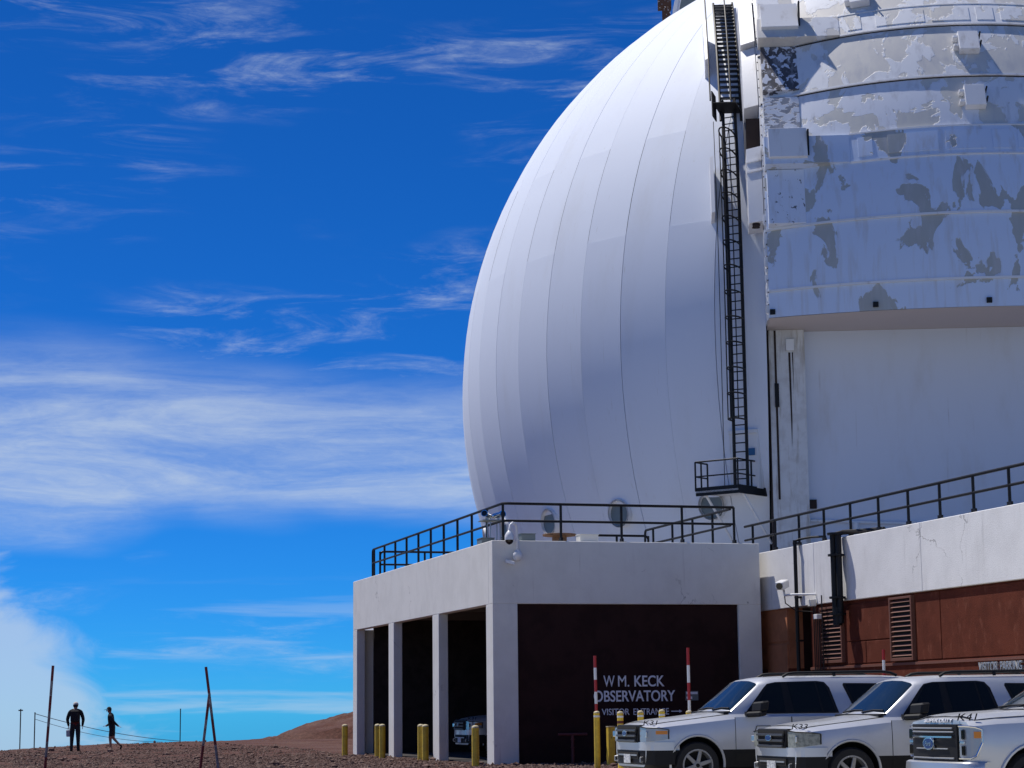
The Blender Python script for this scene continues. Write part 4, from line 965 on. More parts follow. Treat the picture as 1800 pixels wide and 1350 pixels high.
# ------------------------------------------------------------------ pickup truck
TR_LOW = [
 (.10,[(.72,.60),(.84,.64),(.90,.86),(.915,1.10),(.90,1.24),(.82,1.30),(.45,1.335),(0,1.345)]),
 (.22,[(.80,.52),(.94,.58),(.985,.86),(.99,1.10),(.965,1.25),(.85,1.325),(.46,1.365),(0,1.375)]),
 (.50,[(.84,.50),(.98,.56),(1.015,.86),(1.015,1.12),(.985,1.27),(.87,1.35),(.46,1.40),(0,1.41)]),
 (1.1,[(.86,.50),(.99,.56),(1.02,.86),(1.02,1.14),(.99,1.29),(.89,1.38),(.46,1.43),(0,1.44)]),
 (1.75,[(.86,.50),(.99,.56),(1.02,.86),(1.02,1.15),(1.0,1.32),(.93,1.41),(.5,1.45),(0,1.46)]),
 (2.2,[(.86,.50),(.99,.56),(1.02,.86),(1.02,1.15),(1.0,1.33),(.94,1.38),(.5,1.39),(0,1.39)]),
 (4.3,[(.86,.50),(.99,.56),(1.02,.86),(1.02,1.15),(1.0,1.34),(.94,1.39),(.5,1.40),(0,1.40)]),
 (4.36,[(.86,.55),(.99,.58),(1.02,.86),(1.02,1.15),(1.01,1.40),(.96,1.45),(.5,1.45),(0,1.45)]),
 (6.25,[(.86,.55),(.99,.58),(1.02,.86),(1.02,1.15),(1.01,1.42),(.96,1.47),(.5,1.47),(0,1.47)])]
def tside(z): return .965-.40*(z-1.36)
TR_UP = [
 (1.44,[(.90,1.37),(.88,1.40),(.86,1.43),(.82,1.45),(.42,1.475),(0,1.48)]),
 (2.18,[(.96,1.37),(tside(1.6),1.6),(tside(1.85),1.85),(.70,1.92),(.36,1.965),(0,1.975)]),
 (2.9,[(.96,1.37),(tside(1.62),1.62),(tside(1.89),1.89),(.68,1.985),(.35,2.02),(0,2.03)]),
 (4.0,[(.96,1.37),(tside(1.62),1.62),(tside(1.88),1.88),(.68,1.975),(.35,2.01),(0,2.02)]),
 (4.28,[(.95,1.37),(tside(1.6),1.6),(tside(1.85),1.85),(.68,1.94),(.35,1.97),(0,1.98)])]
def make_truck():
    t = empty('pickup_truck', (0,0,0), 0, 'silver pickup truck with a black grille, chrome bumper and stacked headlights', 'truck', 'silver fleet vehicles parked in the lot')
    sil = M['silver']
    body = loft(TR_LOW, None).mesh('body', [sil])
    cuts = [MB().cyl((x,-1.2,.46),(x,1.2,.46),.52,40).mesh('c', M['cladding']) for x in (1.02,4.95)]
    bd = to_mesh_bool(body, cuts, None); bd.polygons.foreach_set('use_smooth', [True]*len(bd.polygons)); bd.set_sharp_from_angle(angle=R_(28))
    bo = bpy.data.objects.new('body', bd); link(bo, t)
    MB().box((.5,-.62,.45),(5.8,.62,1.1)).build('chassis', M['black_void'], t)
    def tlow(x, z):
        pts = [sect(TR_LOW, x, i) for i in np.linspace(1,4,13)]; return float(np.interp(z, [p[1] for p in pts], [p[0] for p in pts]))
    for x in (1.02,4.95):
        for sg in (1,-1): MB().tube([(x+.53*math.cos(a), sg*(tlow(x, .46+.53*max(math.sin(a),0))+.004), .46+.53*math.sin(a)) for a in np.linspace(-.1, math.pi+.1, 25)], .026, 6).build('arch_lip', sil, bo, smooth=50)
    loft(TR_UP, None).build('cabin', sil, t, smooth=32)
    rows = []
    for f in np.linspace(.05, .95, 6):
        x = 1.44+.74*f; l = []
        for i in np.linspace(2.6, 5, 8):
            y, z = sect(TR_UP, x, i); l.append((x-.006, y, z+.008))
        rows.append(l+[(p[0],-p[1],p[2]) for p in l[:-1]][::-1])
    wsd = MB().grid(rows).build('windshield', M['windshield'], t, smooth=60)
    for y0, y1 in ((-.75,-.05),(.02,.7)): MB().tube([(1.43,y1,1.50),(1.46,(y0+y1)/2,1.525),(1.475,y0,1.53)], .014, 5).build('wiper', M['cladding'], wsd)
    MB().prism([(1.31,-.86,1.428),(1.47,-.88,1.452),(1.47,.88,1.452),(1.31,.86,1.428)],(0,0,.03)).build('cowl', M['cladding'], t)
    rows = []
    for x in np.linspace(.20, 1.36, 10):
        l = [(x, *sect(TR_LOW, x, i)) for i in np.linspace(4.95, 7, 8)]; l = [(a, y, z+.014+.02*math.exp(-((y-.55)/.14)**2)) for a, y, z in l]; rows.append(l+[(p[0],-p[1],p[2]) for p in l[:-1]][::-1])
    MB().grid(rows).build('hood', sil, t, smooth=50)
    for sg in (1,-1):
        for poly in ([(2.02,1.42),(2.95,1.42),(2.95,1.90),(2.48,1.87)], [(3.06,1.42),(4.0,1.42),(3.92,1.88),(3.06,1.91)]):
            side_patch(lambda x, z: tside(z), poly, .012, sg).build('window', M['glass'], t)
        for x0, x1 in ((1.66,2.98),(3.0,4.05)):
            panel_patch(tlow, x0-.01, x1+.01, .612, 1.318, .0025, sg).build('door_gap', M['black_void'], bo)  # dark strip painted for the shade in the door gap
            dr = panel_patch(tlow, x0, x1, .61, 1.32, .0065, sg).build('door', sil, t, smooth=40)
            MB().obox((x1-.16, sg*1.04, 1.14), (.10,0,0), (0,.014,0), (0,0,.02)).build('handle', M['cladding'], dr, bevel=.006)
        mr = MB().prism([(2.10,sg*1.03,1.42),(2.26,sg*1.04,1.42),(2.28,sg*1.28,1.45),(2.18,sg*1.28,1.45)],(0,0,.34)).build('mirror', M['cladding'], t, bevel=.03)
        # stacked headlight wrapped round the corner
        plan = [(.055,.66),(.07,.80),(.11,.90),(.17,.955),(.25,.995)]
        zt = [1.245,1.245,1.24,1.23,1.20]; zb = [.80,.80,.80,.84,1.02]
        fr_ = [[(x-.014, sg*(y+.012), z0+(z1-z0)*f) for (x, y), z0, z1 in zip(plan, zb, zt)] for f in np.linspace(0,1,7)]
        bk_ = [[(x+.05, sg*(y-.04), p[2]) for (x, y), p in zip(plan, r)] for r in fr_]
        hl = MB().grid(fr_).grid([fr_[0], bk_[0]]).grid([fr_[-1], bk_[-1]]).grid([[r[0] for r in fr_], [r[0] for r in bk_]]).grid([[r[-1] for r in fr_], [r[-1] for r in bk_]]).build('headlight', M['headlight'], t, smooth=30)
        for z0, z1 in ((1.06,1.20),(.84,.98)): MB().obox((.052,sg*.79,(z0+z1)/2), (.012,sg*.003,0), (-.01,sg*.055,0), (0,0,(z1-z0)/2)).build('lamp_bowl', M['glass'], hl, bevel=.012)
        MB().obox((.05,sg*.70,1.02), (.012,0,0), (0,.018,0), (0,0,.20)).obox((.05,sg*.77,1.02), (.012,0,0), (0,.07,0), (0,0,.02)).build('lamp_frame', M['chrome'], hl, bevel=.005)
        MB().grid([[(x-.018, sg*(y+.018), z) for x, y in ((.15,.945),(.20,.972),(.25,.997))] for z in (1.08,1.17)]).build('turn_signal', M['amber'], hl)
        MB().tube([(x-.016, sg*(y+.016), z) for (x, y), z in zip(plan, zt)]+[(x-.016, sg*(y+.016), z) for (x, y), z in list(zip(plan, zb))[::-1]], .014, 5).build('headlight_trim', M['chrome'], hl)
    # bowed black grille
    def gx(y): return .02-.06*(1-(y/.7)**2)
    ys = np.linspace(-.68,.68,13)
    fr_ = [[(gx(y), y, z) for y in ys] for z in (.76,1.27)]; bk_ = [[(.14, y, z) for y in ys] for z in (.76,1.27)]
    gr = MB().grid(fr_).grid([fr_[0],bk_[0]]).grid([fr_[1],bk_[1]]).grid([[r[0] for r in fr_],[r[0] for r in bk_]]).grid([[r[-1] for r in fr_],[r[-1] for r in bk_]]).build('grille', M['cladding'], t)
    for z, hw, th, mm in ((1.215,.60,.012,'rim'),(1.165,.62,.012,'rim'),(1.095,.60,.022,'chrome'),(.93,.48,.010,'rim'),(.80,.62,.012,'rim')):
        yy = np.linspace(-hw, hw, 11)
        MB().tube([(gx(y)-.012, y, z) for y in yy], th, 6).build('grille_bar', M[mm], gr, smooth=50)
    n = 32
    def oval(r1, r2, x0, x1, name, m_, par): return MB().prism([(x0, r1*math.cos(2*math.pi*k/n), 1.0+r2*math.sin(2*math.pi*k/n)) for k in range(n)], (x1-x0,0,0)).build(name, m_, par)
    bg = oval(.165,.088,-.085,-.03,'badge', M['chrome'], gr); oval(.145,.070,-.089,-.0845,'badge_field', M['badge_blue'], bg)
    lettering('Ford', .19, .065, .004, M['chrome'], bg, (-.0895,.095,.97), (R_(90),0,R_(-90)), name='badge_script', bold=.01, shear=.35)
    lettering('SUPER DUTY', .86, .055, .012, M['cam_white'], t, (.088,.43,1.292), (R_(72),0,R_(-90)), name='hood_lettering', bold=.012)
    lettering('K41', .32, .11, .003, M['marker'], t, (.075,-.60,1.322), (R_(62),0,R_(-66)), name='fleet_number', bold=.0)
    bp = [(-.10,0),(-.09,.55),(-.03,.85),(.10,1.0),(.24,1.03)]
    full = [(x,-y) for x, y in bp[:0:-1]]+bp
    a = [[(x+o, y, z) for x, y in full] for z, o in ((.50,.03),(.56,0),(.66,0),(.735,.01),(.755,.05))]
    bu = MB().grid(a).grid([a[-1], [(x+.16, y*.95, .75) for x, y in full]]).build('bumper', M['bumper_chrome'], t, smooth=50)
    MB().box((-.085,-.55,.40),(.2,.55,.51)).build('lower_valance', M['cladding'], bu)
    for x in (1.02,4.95):
        for y in (.87,-.87): wheel(t, x, y, .44, .25, .27)
    MB().box((6.2,-.95,.60),(6.42,.95,.80)).build('rear_bumper', M['chrome'], t, bevel=.03)
    return t
tr = make_truck(); place(tr, 5.95, 29.95, G(6,30)-.04, 15.5)

# ------------------------------------------------------------------ bollards, snow poles, posts
def bollard(x, y, h, r, label, group, cap='yellow'):
    z = G(x, y)
    e = empty('bollard', (x, y, z), 0, label, 'bollard', group)
    MB().cyl((0,0,-.2),(0,0,h-r*.7),r,16).build('post', M['yellow'], e, smooth=40)
    MB().lathe([(r,h-r*.7),(r*.97,h-r*.45),(r*.8,h-r*.2),(r*.45,h-r*.05),(.01,h)], n=16).build('cap', M['yellow_cap'], e, smooth=60)
    return e
g1 = 'yellow bollards along the garage bays'
for x, y, lab in ((-5.42,66.6,'yellow bollard standing alone past the far garage column'),(-4.18,63.57,'yellow bollard of the pair by the farthest bay, deeper one'),(-3.94,61.95,'yellow bollard of the pair by the farthest bay, outer one'),
               (-2.68,59.24,'yellow bollard of the pair by the middle bay, deeper one'),(-2.49,57.83,'yellow bollard of the pair by the middle bay, outer one'),(-1.0,51.94,'single yellow bollard with chipped paint by the corner column')):
    bollard(x, y, 1.0, .092, lab, g1)
g2 = 'tall yellow pipe bollards in front of the brown wall'
for x, y, h, lab in ((1.83,47.3,1.32,'tall yellow bollard with a striped snow pole tied to it, near the lettering'),(2.31,46.3,1.31,'tall yellow bollard with a dark red band beside the square post'),(2.76,46.3,1.32,'tall yellow bollard below the lettering behind the SUV hood'),(3.23,46.3,1.34,'tall yellow bollard with a pale cap behind the SUV hood'),(3.83,46.35,1.31,'tall yellow bollard carrying the striped pole behind the SUV windshield')):
    bo_ = bollard(x, y, h, .068, lab, g2)
    MB().cyl((0,0,h-.14),(0,0,h-.10),.071,16).build('band', M['white_band'], bo_)
    if x == 2.31: MB().cyl((0,0,h-.27),(0,0,h-.21),.071,16).build('band', M['dark_red'], bo_)
sqp = empty('square_post', (2.30,50.9,0), YAW, 'square yellow post with a flat top against the dark wall', 'post')
MB().box((-.085,-.085,-.2),(.085,.085,.93)).build('post', M['yellow'], sqp, bevel=.006); MB().box((-.09,-.09,.93),(.09,.09,.95)).build('cap', M['yellow_cap'], sqp)
def snow_pole(p0, p1, label, group, first='red', seg=.38, r=.033, backlit=False):
    p0, p1 = Vector(p0), Vector(p1); L_ = (p1-p0).length; d = (p1-p0)/L_
    e = empty('snow_pole', p0, 0, label, 'pole', group)
    z = L_; k = 0 if first == 'red' else 1
    while z > 0:
        z0 = max(z-seg, 0); MB().cyl(d*z0, d*z, r, 10).build('band', M['red_backlit' if backlit else 'red'] if k % 2 == 0 else M['white_backlit' if backlit else 'white_band'], e, smooth=40); z = z0; k += 1
    return e
gp = 'striped snow poles'
snow_pole((1.85,47.50,0),(1.815,47.45,2.56),'red and white snow pole tied behind a bollard by the lettering',gp,seg=.27)
snow_pole((3.86,46.50,0),(3.855,46.5,2.69),'tall red and white snow pole rising behind the SUV windshield',gp,seg=.385)
snow_pole((8.10,46.0,0),(8.12,46.0,2.59),'red tipped snow pole in front of the louvered brown wall',gp,seg=.23)
snow_pole((-11.20,50,-.05),(-11.06,50,2.53),'slightly leaning red and white snow pole in painted shade beside the two walkers',gp,seg=.36,backlit=True)
snow_pole((-7.06,50,-.05),(-7.40,50,2.46),'longer snow pole of the crossed pair on open ground',gp,seg=.62,backlit=True)
snow_pole((-7.56,50.3,-.05),(-7.35,50.3,1.83),'shorter snow pole leaning on the other of the crossed pair',gp,seg=.62,backlit=True)
def thin_post(x, y, h, label, top):
    z = G(x, y); e = empty('guide_post', (x, y, z), 0, label, 'post', 'thin posts on the crest')
    MB().cyl((0,0,-.2),(0,0,h),.024,8).build('post', M['rust_black'], e, smooth=40)
    if top: MB().obox((0,0,h-.06),(.09,0,0),(0,.03,0),(0,0,.025)).build('bracket', M['rust_black'], e)
    else: MB().cyl((0,0,h),(0,0,h+.02),.036,8).build('cap', M['rust_black'], e)
thin_post(-20.66,87.5,1.69,'thin dark post with a small cross bracket on the crest',True)
thin_post(-19.97,87.1,1.47,'thin plain dark post carrying the rope by the crest',False)
thin_post(-15.89,99.4,1.54,'thin dark post standing alone on the crest between walkers and crossed poles',False)
def rope(pts, label, r):
    e = MB(); P = []
    a, b_, sag = pts
    for f in np.linspace(0,1,24):
        p = Vector(a).lerp(Vector(b_), f); p.z -= sag*4*f*(1-f); P.append(p)
    return tag(e.tube(P, r, 5).build('guard_rope', M['rope'], None, smooth=60), label, 'rope', 'guard ropes on the crest')
zr = G(-15.89,99.4)
rope(((-19.97,87.1,1.44+G(-19.97,87.1)),(-15.9,99.35,zr+.05),.18),'upper guard rope falling from the thin post to the crest',.014)
rope(((-19.97,87.1,1.22+G(-19.97,87.1)),(-16.4,97.5,G(-16.4,97.5)+.03),.22),'lower slack guard rope under the other rope on the crest',.010)
# red standpipe before the dark wall
vp = empty('standpipe', (A.x+1.9*math.cos(YAW)-(-.55)*math.sin(YAW), A.y+1.9*math.sin(YAW)+(-.55)*math.cos(YAW), 0), YAW, 'dull red standpipe with a cross bar before the dark wall', 'standpipe')
MB().cyl((0,0,-.1),(0,0,.72),.04,10).build('pipe', M['dark_red'], vp, smooth=40); MB().cyl((-.38,0,.74),(.38,0,.74),.035,10).build('cross_bar', M['dark_red'], vp, smooth=40)
for z in (.2,.4,.6): MB().cyl((0,0,z),(0,0,z+.03),.055,10).build('flange', M['dark_red'], vp)

# ------------------------------------------------------------------ equipment on the garage roof
def local(name, label, cat, u, v, z, rz=0., group=None):
    p = A+Matrix.Rotation(YAW, 3, 'Z') @ Vector((u, v, z)); return empty(name, p, YAW+rz, label, cat, group)
ZR = HG-.16
rl = local('cable_reel', 'empty wooden cable reel lying flat on the garage roof', 'reel', 2.75, 3.0, ZR)
MB().lathe([(.46,.55),(.46,.60)], n=28).build('flange', M['wood'], rl, bevel=.006); MB().lathe([(.46,0),(.46,.05)], n=28).build('flange', M['wood'], rl)
MB().cyl((0,0,.05),(0,0,.55),.20,20).build('drum', M['wood'], rl)
for u, v, w_, d_, h_, mt, lab in ((1.08,.52,.38,.30,.36,'grey_box','grey equipment box by the railing beside the wooden reel'),(2.72,.50,.50,.35,.36,'white_box','off white junction box with a cable on the garage roof edge'),(.20,1.35,.34,.5,.30,'grey_box','grey equipment box on the roof edge under the twin camera stand')):
    e = local('equipment_box', lab, 'box', u, v, ZR)
    MB().box((-w_/2,-d_/2,0),(w_/2,d_/2,h_)).build('case', M[mt], e, bevel=.01); MB().box((-w_/2-.012,-d_/2-.012,h_),(w_/2+.012,d_/2+.012,h_+.02)).build('lid', M[mt], e)
    if mt == 'white_box': MB().tube([(.25,0,.15),(.38,0,.17),(.46,0,.10),(.50,0,0)], .014, 6).build('cable', M['black_metal'], e, smooth=50)
# twin camera stand at the corner
tw = local('twin_camera_stand', 'two silver cylinder cameras on a small table stand at the roof corner', 'camera', .40, 1.3, ZR)
MB().box((-.34,-.26,.76),(.36,.26,.785)).build('table', M['grey_box'], tw)
for x, y in ((-.12,-.15),(.14,-.15),(-.12,.15),(.14,.15)): MB().cyl((x,y,0),(x,y,.76),.016,6).build('leg', M['rim'], tw)
for dx, dr_ in ((-.16,Vector((-.55,-.8,.10))),(.14,Vector((.25,-.95,.06)))):
    d = dr_.normalized(); c0 = Vector((dx,0,.93))
    cb = MB().tube([c0-d*.20, c0+d*.16, c0+d*.17, c0+d*.24],[.075,.075,.092,.092],16).build('camera_body', M['chrome'], tw, smooth=35)
    MB().cyl(c0+d*.225, c0+d*.245, .075, 16).build('lens', M['lens'], cb); MB().cyl(c0-Vector((0,0,.15)), c0-Vector((0,0,.05)), .03, 8).build('mount', M['rim'], cb)
# gooseneck dome cameras on the front corner
gn = local('gooseneck_camera', 'white dome camera hanging from a gooseneck pipe at the garage corner', 'camera', 0, 0, 0)
MB().tube([(.63,-.10,5.42),(.62,-.14,5.75),(.60,-.18,5.98),(.55,-.22,6.06),(.47,-.26,6.08),(.40,-.29,6.02),(.375,-.30,5.88)], .034, 8).build('pipe', M['cam_white'], gn, smooth=60)
MB().lathe([(.03,.14),(.07,.10),(.115,.02),(.12,-.06),(.12,-.10)], (.37,-.30,5.74), 18).build('housing', M['cam_white'], gn, smooth=40)
MB().lathe([(.105,-.10),(.10,-.15),(.06,-.20),(.01,-.22)], (.37,-.30,5.74), 18).build('dome_lens', M['lens'], gn, smooth=60)
MB().tube([(.66,-.06,5.75),(.70,-.08,5.5),(.71,-.10,5.36)], .014, 6).build('conduit', M['cam_white'], gn, smooth=60)
gm = local('wall_camera', 'white round camera head with a small spotlight on the garage front', 'camera', 0, 0, 0)
MB().lathe([(.03,.13),(.07,.10),(.12,.03),(.125,-.04),(.10,-.12),(.05,-.16)], (.63,-.13,5.28), 18).build('housing', M['cam_white'], gm, smooth=40)
MB().obox((.42,-.17,5.08),(.11,-.03,-.03),(.01,.05,0),(0,0,.045)).build('spotlight', M['cam_white'], gm, bevel=.01); MB().cyl((.63,-.02,5.24),(.63,-.13,5.24),.03,8).build('bracket', M['grey_box'], gm)
# ------------------------------------------------------------------ equipment on the parapet wall
mp = local('mast_pole', 'thin black mast clamped to the white parapet above the door recess', 'mast', UW-.12, -2.02, 0)
MB().cyl((0,0,2.25),(0,0,5.58),.05,10).build('pole', M['black_metal'], mp, smooth=40)
for z in (5.48,4.1,3.0): MB().box((-.03,-.07,z),(.14,.07,z+.05)).build('clamp', M['black_metal'], mp)
MB().tube([(0,0,5.55),(.10,-.1,5.60),(.25,-.5,5.62),(.4,-1.0,5.60)], .03, 6).build('arm', M['black_metal'], mp, smooth=40)
cc = local('bullet_camera', 'white bullet camera on an arm in front of the parapet', 'camera', 0, 0, 0)
c0 = Vector((6.95,-2.35,4.42)); d = Vector((-.62,-.75,-.18)).normalized()
MB().obox(c0, d*.26, d.cross(Vector((0,0,1))).normalized()*.11, d.cross(d.cross(Vector((0,0,1)))).normalized()*.10).build('housing', M['cam_white'], cc, bevel=.02)
MB().cyl(c0+d*.25, c0+d*.275, .085, 16).build('lens', M['lens'], cc)
MB().tube([(UW-.01,-2.95,4.15),(7.05,-2.75,4.15),(6.98,-2.42,4.15),(6.97,-2.38,4.30)], .03, 6).build('arm', M['cam_white'], cc, smooth=40)
MB().tube([(6.97,-2.4,4.28),(6.98,-2.45,3.95),(7.2,-2.6,3.75),(UW-.02,-2.75,3.72)], .016, 6).build('cable', M['black_metal'], cc, smooth=60)
jb = local('junction_boxes', 'pale junction boxes with dropping conduits below the bullet camera', 'conduit', UW-.10, -2.9, 0)
MB().box((-.08,-.10,3.85),(.08,.08,4.02)).build('box', M['white_box'], jb, bevel=.008); MB().box((-.05,-.38,3.52),(.09,-.16,3.64)).build('box', M['cam_white'], jb, bevel=.008)
for k, (v, z1) in enumerate(((-.02,3.85),(-.12,3.85),(-.22,3.52),(-.32,3.52),(-.52,4.1))): MB().cyl((.03,v,.2),(.03,v,z1),.018,6).build('conduit', M['rust_black'], jb)
bpz = local('vent_pipes', 'thick black twin pipes strapped to the white parapet', 'pipe', UW-.22, -4.6, 0)
MB().cyl((0,.06,3.62),(0,.06,5.55),.085,14).build('pipe', M['black_metal'], bpz, smooth=40); MB().cyl((.05,-.11,3.35),(.05,-.11,5.55),.075,14).build('pipe', M['black_metal'], bpz, smooth=40)
MB().cyl((0,-.02,3.30),(0,-.02,3.75),.11,14).build('nozzle', M['black_metal'], bpz, smooth=40)
for z in (5.5,4.98,3.95,3.55): MB().lathe([(.20,z),(.20,z+.05)], (.02,-.02,0), 18).build('collar', M['black_metal'], bpz)
MB().tube([(0,0,5.5),(.2,-.1,5.56),(.5,-.4,5.56),(.75,-1.2,5.55)], .06, 8).build('elbow', M['black_metal'], bpz, smooth=40)

# ------------------------------------------------------------------ walkers
def skin_body(name, joints, bones, mats, parent):
    """one continuous figure grown from a joint graph; faces take the material of the nearest bone"""
    me = bpy.data.meshes.new(name); ids = {k: i for i, k in enumerate(joints)}
    me.from_pydata([joints[k][0] for k in joints], [(ids[a], ids[b]) for a, b, _ in bones], [])
    o = bpy.data.objects.new('tmp', me); C.objects.link(o)
    sk = o.modifiers.new('s', 'SKIN'); sk.use_smooth_shade = True
    lay = me.skin_vertices[0].data
    for k in joints: r = joints[k][1]; lay[ids[k]].radius = (r if isinstance(r, tuple) else (r, r)); lay[ids[k]].use_root = (k == 'pelvis' or k.endswith('_root'))
    sb = o.modifiers.new('d', 'SUBSURF'); sb.levels = 2; sb.render_levels = 2
    bpy.context.view_layer.update()
    m2 = bpy.data.meshes.new_from_object(o.evaluated_get(bpy.context.evaluated_depsgraph_get())); bpy.data.objects.remove(o)
    names = list(dict.fromkeys(m_ for _, _, m_ in bones)); m2.materials.clear()
    for n_ in names: m2.materials.append(mats[n_])
    seg = [(Vector(joints[a][0]), Vector(joints[b][0]), names.index(m_)) for a, b, m_ in bones]
    for p in m2.polygons:
        c = p.center; best = (1e9, 0)
        for a, b_, mi in seg:
            ab = b_-a; t = max(0, min(1, (c-a).dot(ab)/max(ab.length_squared, 1e-9))); dd = (c-(a+ab*t)).length
            if dd < best[0]: best = (dd, mi)
        p.material_index = best[1]; p.use_smooth = True
    ob = bpy.data.objects.new(name, m2); link(ob, parent); return ob
def hand(J, B, key, w, dirv, side_, mt='skin'):
    """five finger chains rooted in the palm"""
    w = Vector(w); d = Vector(dirv).normalized(); s_ = Vector(side_).normalized()
    for i, (off, ln) in enumerate(((-.03,.065),(-.01,.080),(.01,.086),(.03,.078))):
        J[f'{key}f{i}_root'] = (tuple(w+d*.0+s_*off*.8), .010); J[f'{key}f{i}a'] = (tuple(w+d*(.02+ln*.5)+s_*off), .009); J[f'{key}f{i}b'] = (tuple(w+d*(.02+ln*.9)+s_*off), .007)
        B.append((f'{key}f{i}_root', f'{key}f{i}a', mt)); B.append((f'{key}f{i}a', f'{key}f{i}b', mt))
    J[f'{key}t_root'] = (tuple(w+d*.03-s_*.03), .012); J[f'{key}ta'] = (tuple(w+d*.07-s_*.06), .010); B.append((f'{key}t_root', f'{key}ta', mt))
def head_parts(body, c, fwd_, hair_mat, cap_mat, cap=True):
    """nose, ears, hair and cap around head centre c; fwd_ = facing"""
    f = Vector(fwd_).normalized(); s_ = f.cross(Vector((0,0,1))); c = Vector(c)
    MB().obox(c+f*.098-Vector((0,0,.015)), f*.018, s_*.012, Vector((0,0,.022))).build('nose', M['skin'], body, bevel=.008)
    for sg in (1,-1):
        MB().obox(c+s_*sg*.083-Vector((0,0,.01)), f*.018, s_*.008, Vector((0,0,.03))).build('ear', M['skin'], body, bevel=.006)
        MB().obox(c+f*.088+s_*sg*.032+Vector((0,0,.015)), f*.006, s_*.012, Vector((0,0,.006))).build('eye', M['hair'], body)
    MB().obox(c+f*.088-Vector((0,0,.06)), f*.006, s_*.022, Vector((0,0,.006))).build('mouth', M['dark_red'], body)
    b = MB(); n = 16
    rows = []
    for e in np.linspace(R_(8), R_(88), 6):
        rows.append([c+Vector((math.cos(e)*math.cos(a)*.102, math.cos(e)*math.sin(a)*.102, math.sin(e)*.115+.015)) for a in np.linspace(0, 2*math.pi, n+1)])
    b.grid(rows); 
    if cap:
        b.prism([c+f*.08+s_*.075+Vector((0,0,.03)), c+f*.20+s_*.05+Vector((0,0,.015)), c+f*.20-s_*.05+Vector((0,0,.015)), c+f*.08-s_*.075+Vector((0,0,.03))], (0,0,.012))
    b.build('cap', cap_mat, body, smooth=40)
    rows = []
    for e in np.linspace(R_(-35), R_(12), 4): rows.append([c+(-f*math.cos(a)+s_*math.sin(a))*math.cos(e)*.097+Vector((0,0,math.sin(e)*.11)) for a in np.linspace(-1.5, 1.5, 10)])
    MB().grid(rows).build('hair', hair_mat, body, smooth=50)

# walker seen from behind, with a pale hat and a backpack
w1 = empty('person', (-16.9, 80.5, G(-16.9,80.5)-.02), R_(6), 'person seen from behind in dark jacket with red hem, pale hat and backpack', 'person', 'walkers on the crest')
J = {'pelvis':((0,0,.97),(.165,.125)),'waist':((0,0,1.12),(.175,.13)),'chest':((0,.0,1.36),(.20,.14)),'collar':((0,.0,1.50),(.11,.09)),'neck':((0,.01,1.565),.06),'head':((0,.02,1.66),(.085,.10)),'crown':((0,.02,1.75),(.07,.085))}
B = [('pelvis','waist','jacket_red'),('waist','chest','jacket'),('chest','collar','jacket'),('collar','neck','skin'),('neck','head','skin'),('head','crown','skin')]
for sg, k in ((-1,'l'),(1,'r')):
    J[k+'sh'] = ((.20*sg,0,1.46),.082); J[k+'el'] = ((.285*sg,-.01,1.19),.066); J[k+'wr'] = ((.25*sg,.10,.98),.045); J[k+'pm'] = ((.245*sg,.13,.92),(.038,.022))
    J[k+'hp'] = ((.095*sg,0,.92),(.105,.11)); J[k+'kn'] = ((.115*sg,.03*(1 if sg < 0 else -1),.50),.078); J[k+'an'] = ((.12*sg,-.02 if sg < 0 else .06,.10),.056); J[k+'he'] = ((.12*sg,-.05 if sg < 0 else .03,.045),.045); J[k+'to'] = ((.135*sg,.15 if sg < 0 else .23,.035),.042)
    B += [('collar',k+'sh','jacket'),(k+'sh',k+'el','jacket'),(k+'el',k+'wr','jacket'),(k+'wr',k+'pm','skin'),('pelvis',k+'hp','trousers'),(k+'hp',k+'kn','trousers'),(k+'kn',k+'an','trousers'),(k+'an',k+'he','shoe'),(k+'an',k+'to','shoe')]
    hand(J, B, k, (.245*sg,.13,.92), (0,.15,-1), (0,1,0))
bd = skin_body('body', J, B, M, w1); head_parts(bd, (0,.02,1.69), (.15,1,0), M['hair'], M['cap_white'])
bk = MB().obox((0,-.20,1.30),(.155,0,0),(0,.085,0),(0,0,.22)).build('backpack', M['jacket'], w1, bevel=.05)
for sg in (-1,1): MB().tube([(.11*sg,-.13,1.47),(.12*sg,-.02,1.545),(.12*sg,.13,1.45),(.13*sg,.15,1.2)], .02, 6).build('strap', M['trousers'], bk)
w1.scale = (1.06,1.06,1.06)
bg_ = empty('carrier_bag', w1.location+Vector((-.29,.17,.60)), 0, 'small white bag hanging from the hand of the backpacker', 'bag')
MB().prism([(-.08,-.03,0),(.08,-.03,0),(.09,-.04,.26),(-.09,-.04,.26)],(0,.08,0)).build('sack', M['bag'], bg_, bevel=.02); MB().tube([(-.05,0,.26),(-.02,0,.36),(.03,0,.36),(.05,0,.26)], .006, 5).build('handle', M['bag'], bg_)
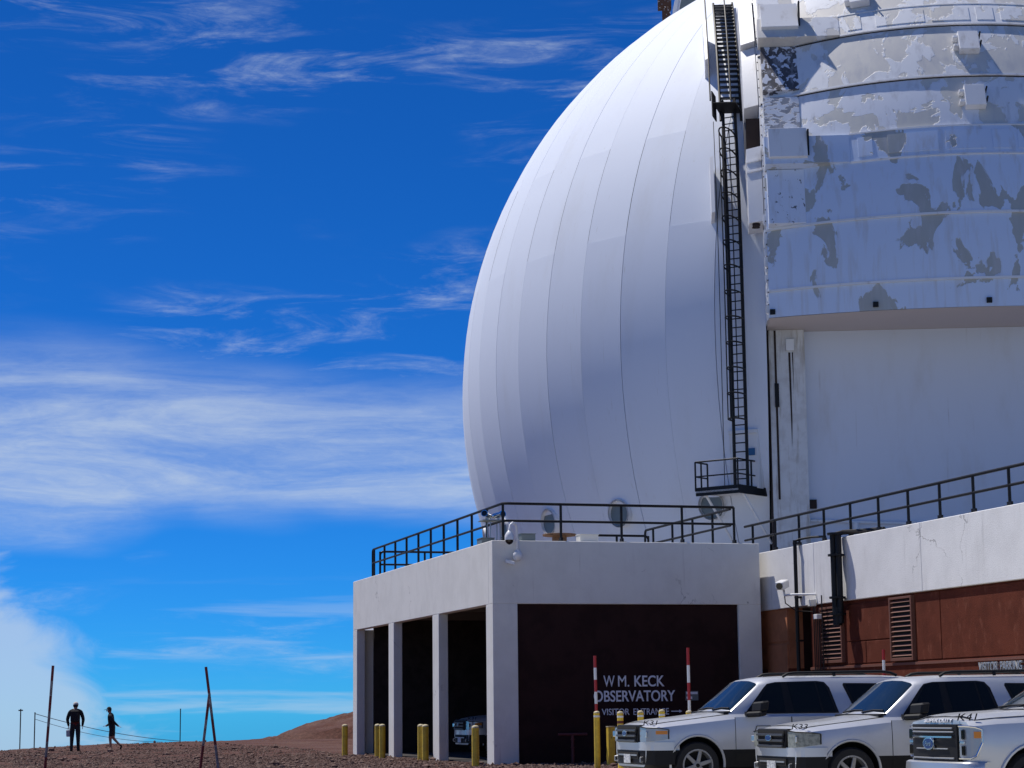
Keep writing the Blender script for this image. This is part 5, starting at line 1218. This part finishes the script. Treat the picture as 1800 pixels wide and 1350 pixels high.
# walker in profile, striding to the left in dark shorts
w2 = empty('person', (-15.8, 82.2, G(-15.8,82.2)), R_(90), 'person in profile striding in black jacket and dark shorts with bare calves', 'person', 'walkers on the crest')
# local +y faces the walking direction (world -x)
J = {'pelvis':((0,0,.90),(.14,.135)),'waist':((0,.03,1.05),(.145,.14)),'chest':((0,.07,1.28),(.175,.14)),'collar':((0,.08,1.41),(.10,.085)),'neck':((0,.10,1.47),.055),'head':((0,.135,1.56),(.08,.095)),'crown':((0,.14,1.64),(.07,.08))}
B = [('pelvis','waist','jacket'),('waist','chest','jacket'),('chest','collar','jacket'),('collar','neck','skin'),('neck','head','skin'),('head','crown','skin')]
arms = {'l':[(-.20,.06,1.36),(-.24,-.08,1.14),(-.22,-.25,.98),(-.22,-.31,.95)], 'r':[(.20,.06,1.36),(.23,.10,1.10),(.20,.26,.98),(.19,.32,.97)]}
legs = {'l':[(-.09,.0,.86),(-.09,.06,.47),(-.10,.02,.09),(-.10,-.01,.045),(-.11,.17,.035)], 'r':[(.09,0,.86),(.10,-.02,.50),(.10,-.30,.22),(.10,-.36,.20),(.11,-.30,.05)]}
for k in 'lr':
    a, l = arms[k], legs[k]
    J[k+'sh'] = (a[0],.075); J[k+'el'] = (a[1],.060); J[k+'wr'] = (a[2],.040); J[k+'pm'] = (a[3],(.036,.022))
    J[k+'hp'] = (l[0],(.105,.11)); J[k+'md'] = (tuple((Vector(l[0])*.25+Vector(l[1])*.75)),.088); J[k+'kn'] = (l[1],.062); J[k+'an'] = (l[2],.042); J[k+'he'] = (l[3],.042); J[k+'to'] = (l[4],.040)
    B += [('collar',k+'sh','jacket'),(k+'sh',k+'el','jacket'),(k+'el',k+'wr','jacket'),(k+'wr',k+'pm','skin'),('pelvis',k+'hp','trousers'),(k+'hp',k+'md','trousers'),(k+'md',k+'kn','skin'),(k+'kn',k+'an','skin'),(k+'an',k+'he','shoe'),(k+'he',k+'to','shoe')]
    hand(J, B, k, a[3], Vector(a[3])-Vector(a[2]), (1,0,0))
bd = skin_body('body', J, B, M, w2); head_parts(bd, (0,.14,1.59), (0,1,-.1), M['hair'], M['jacket'])
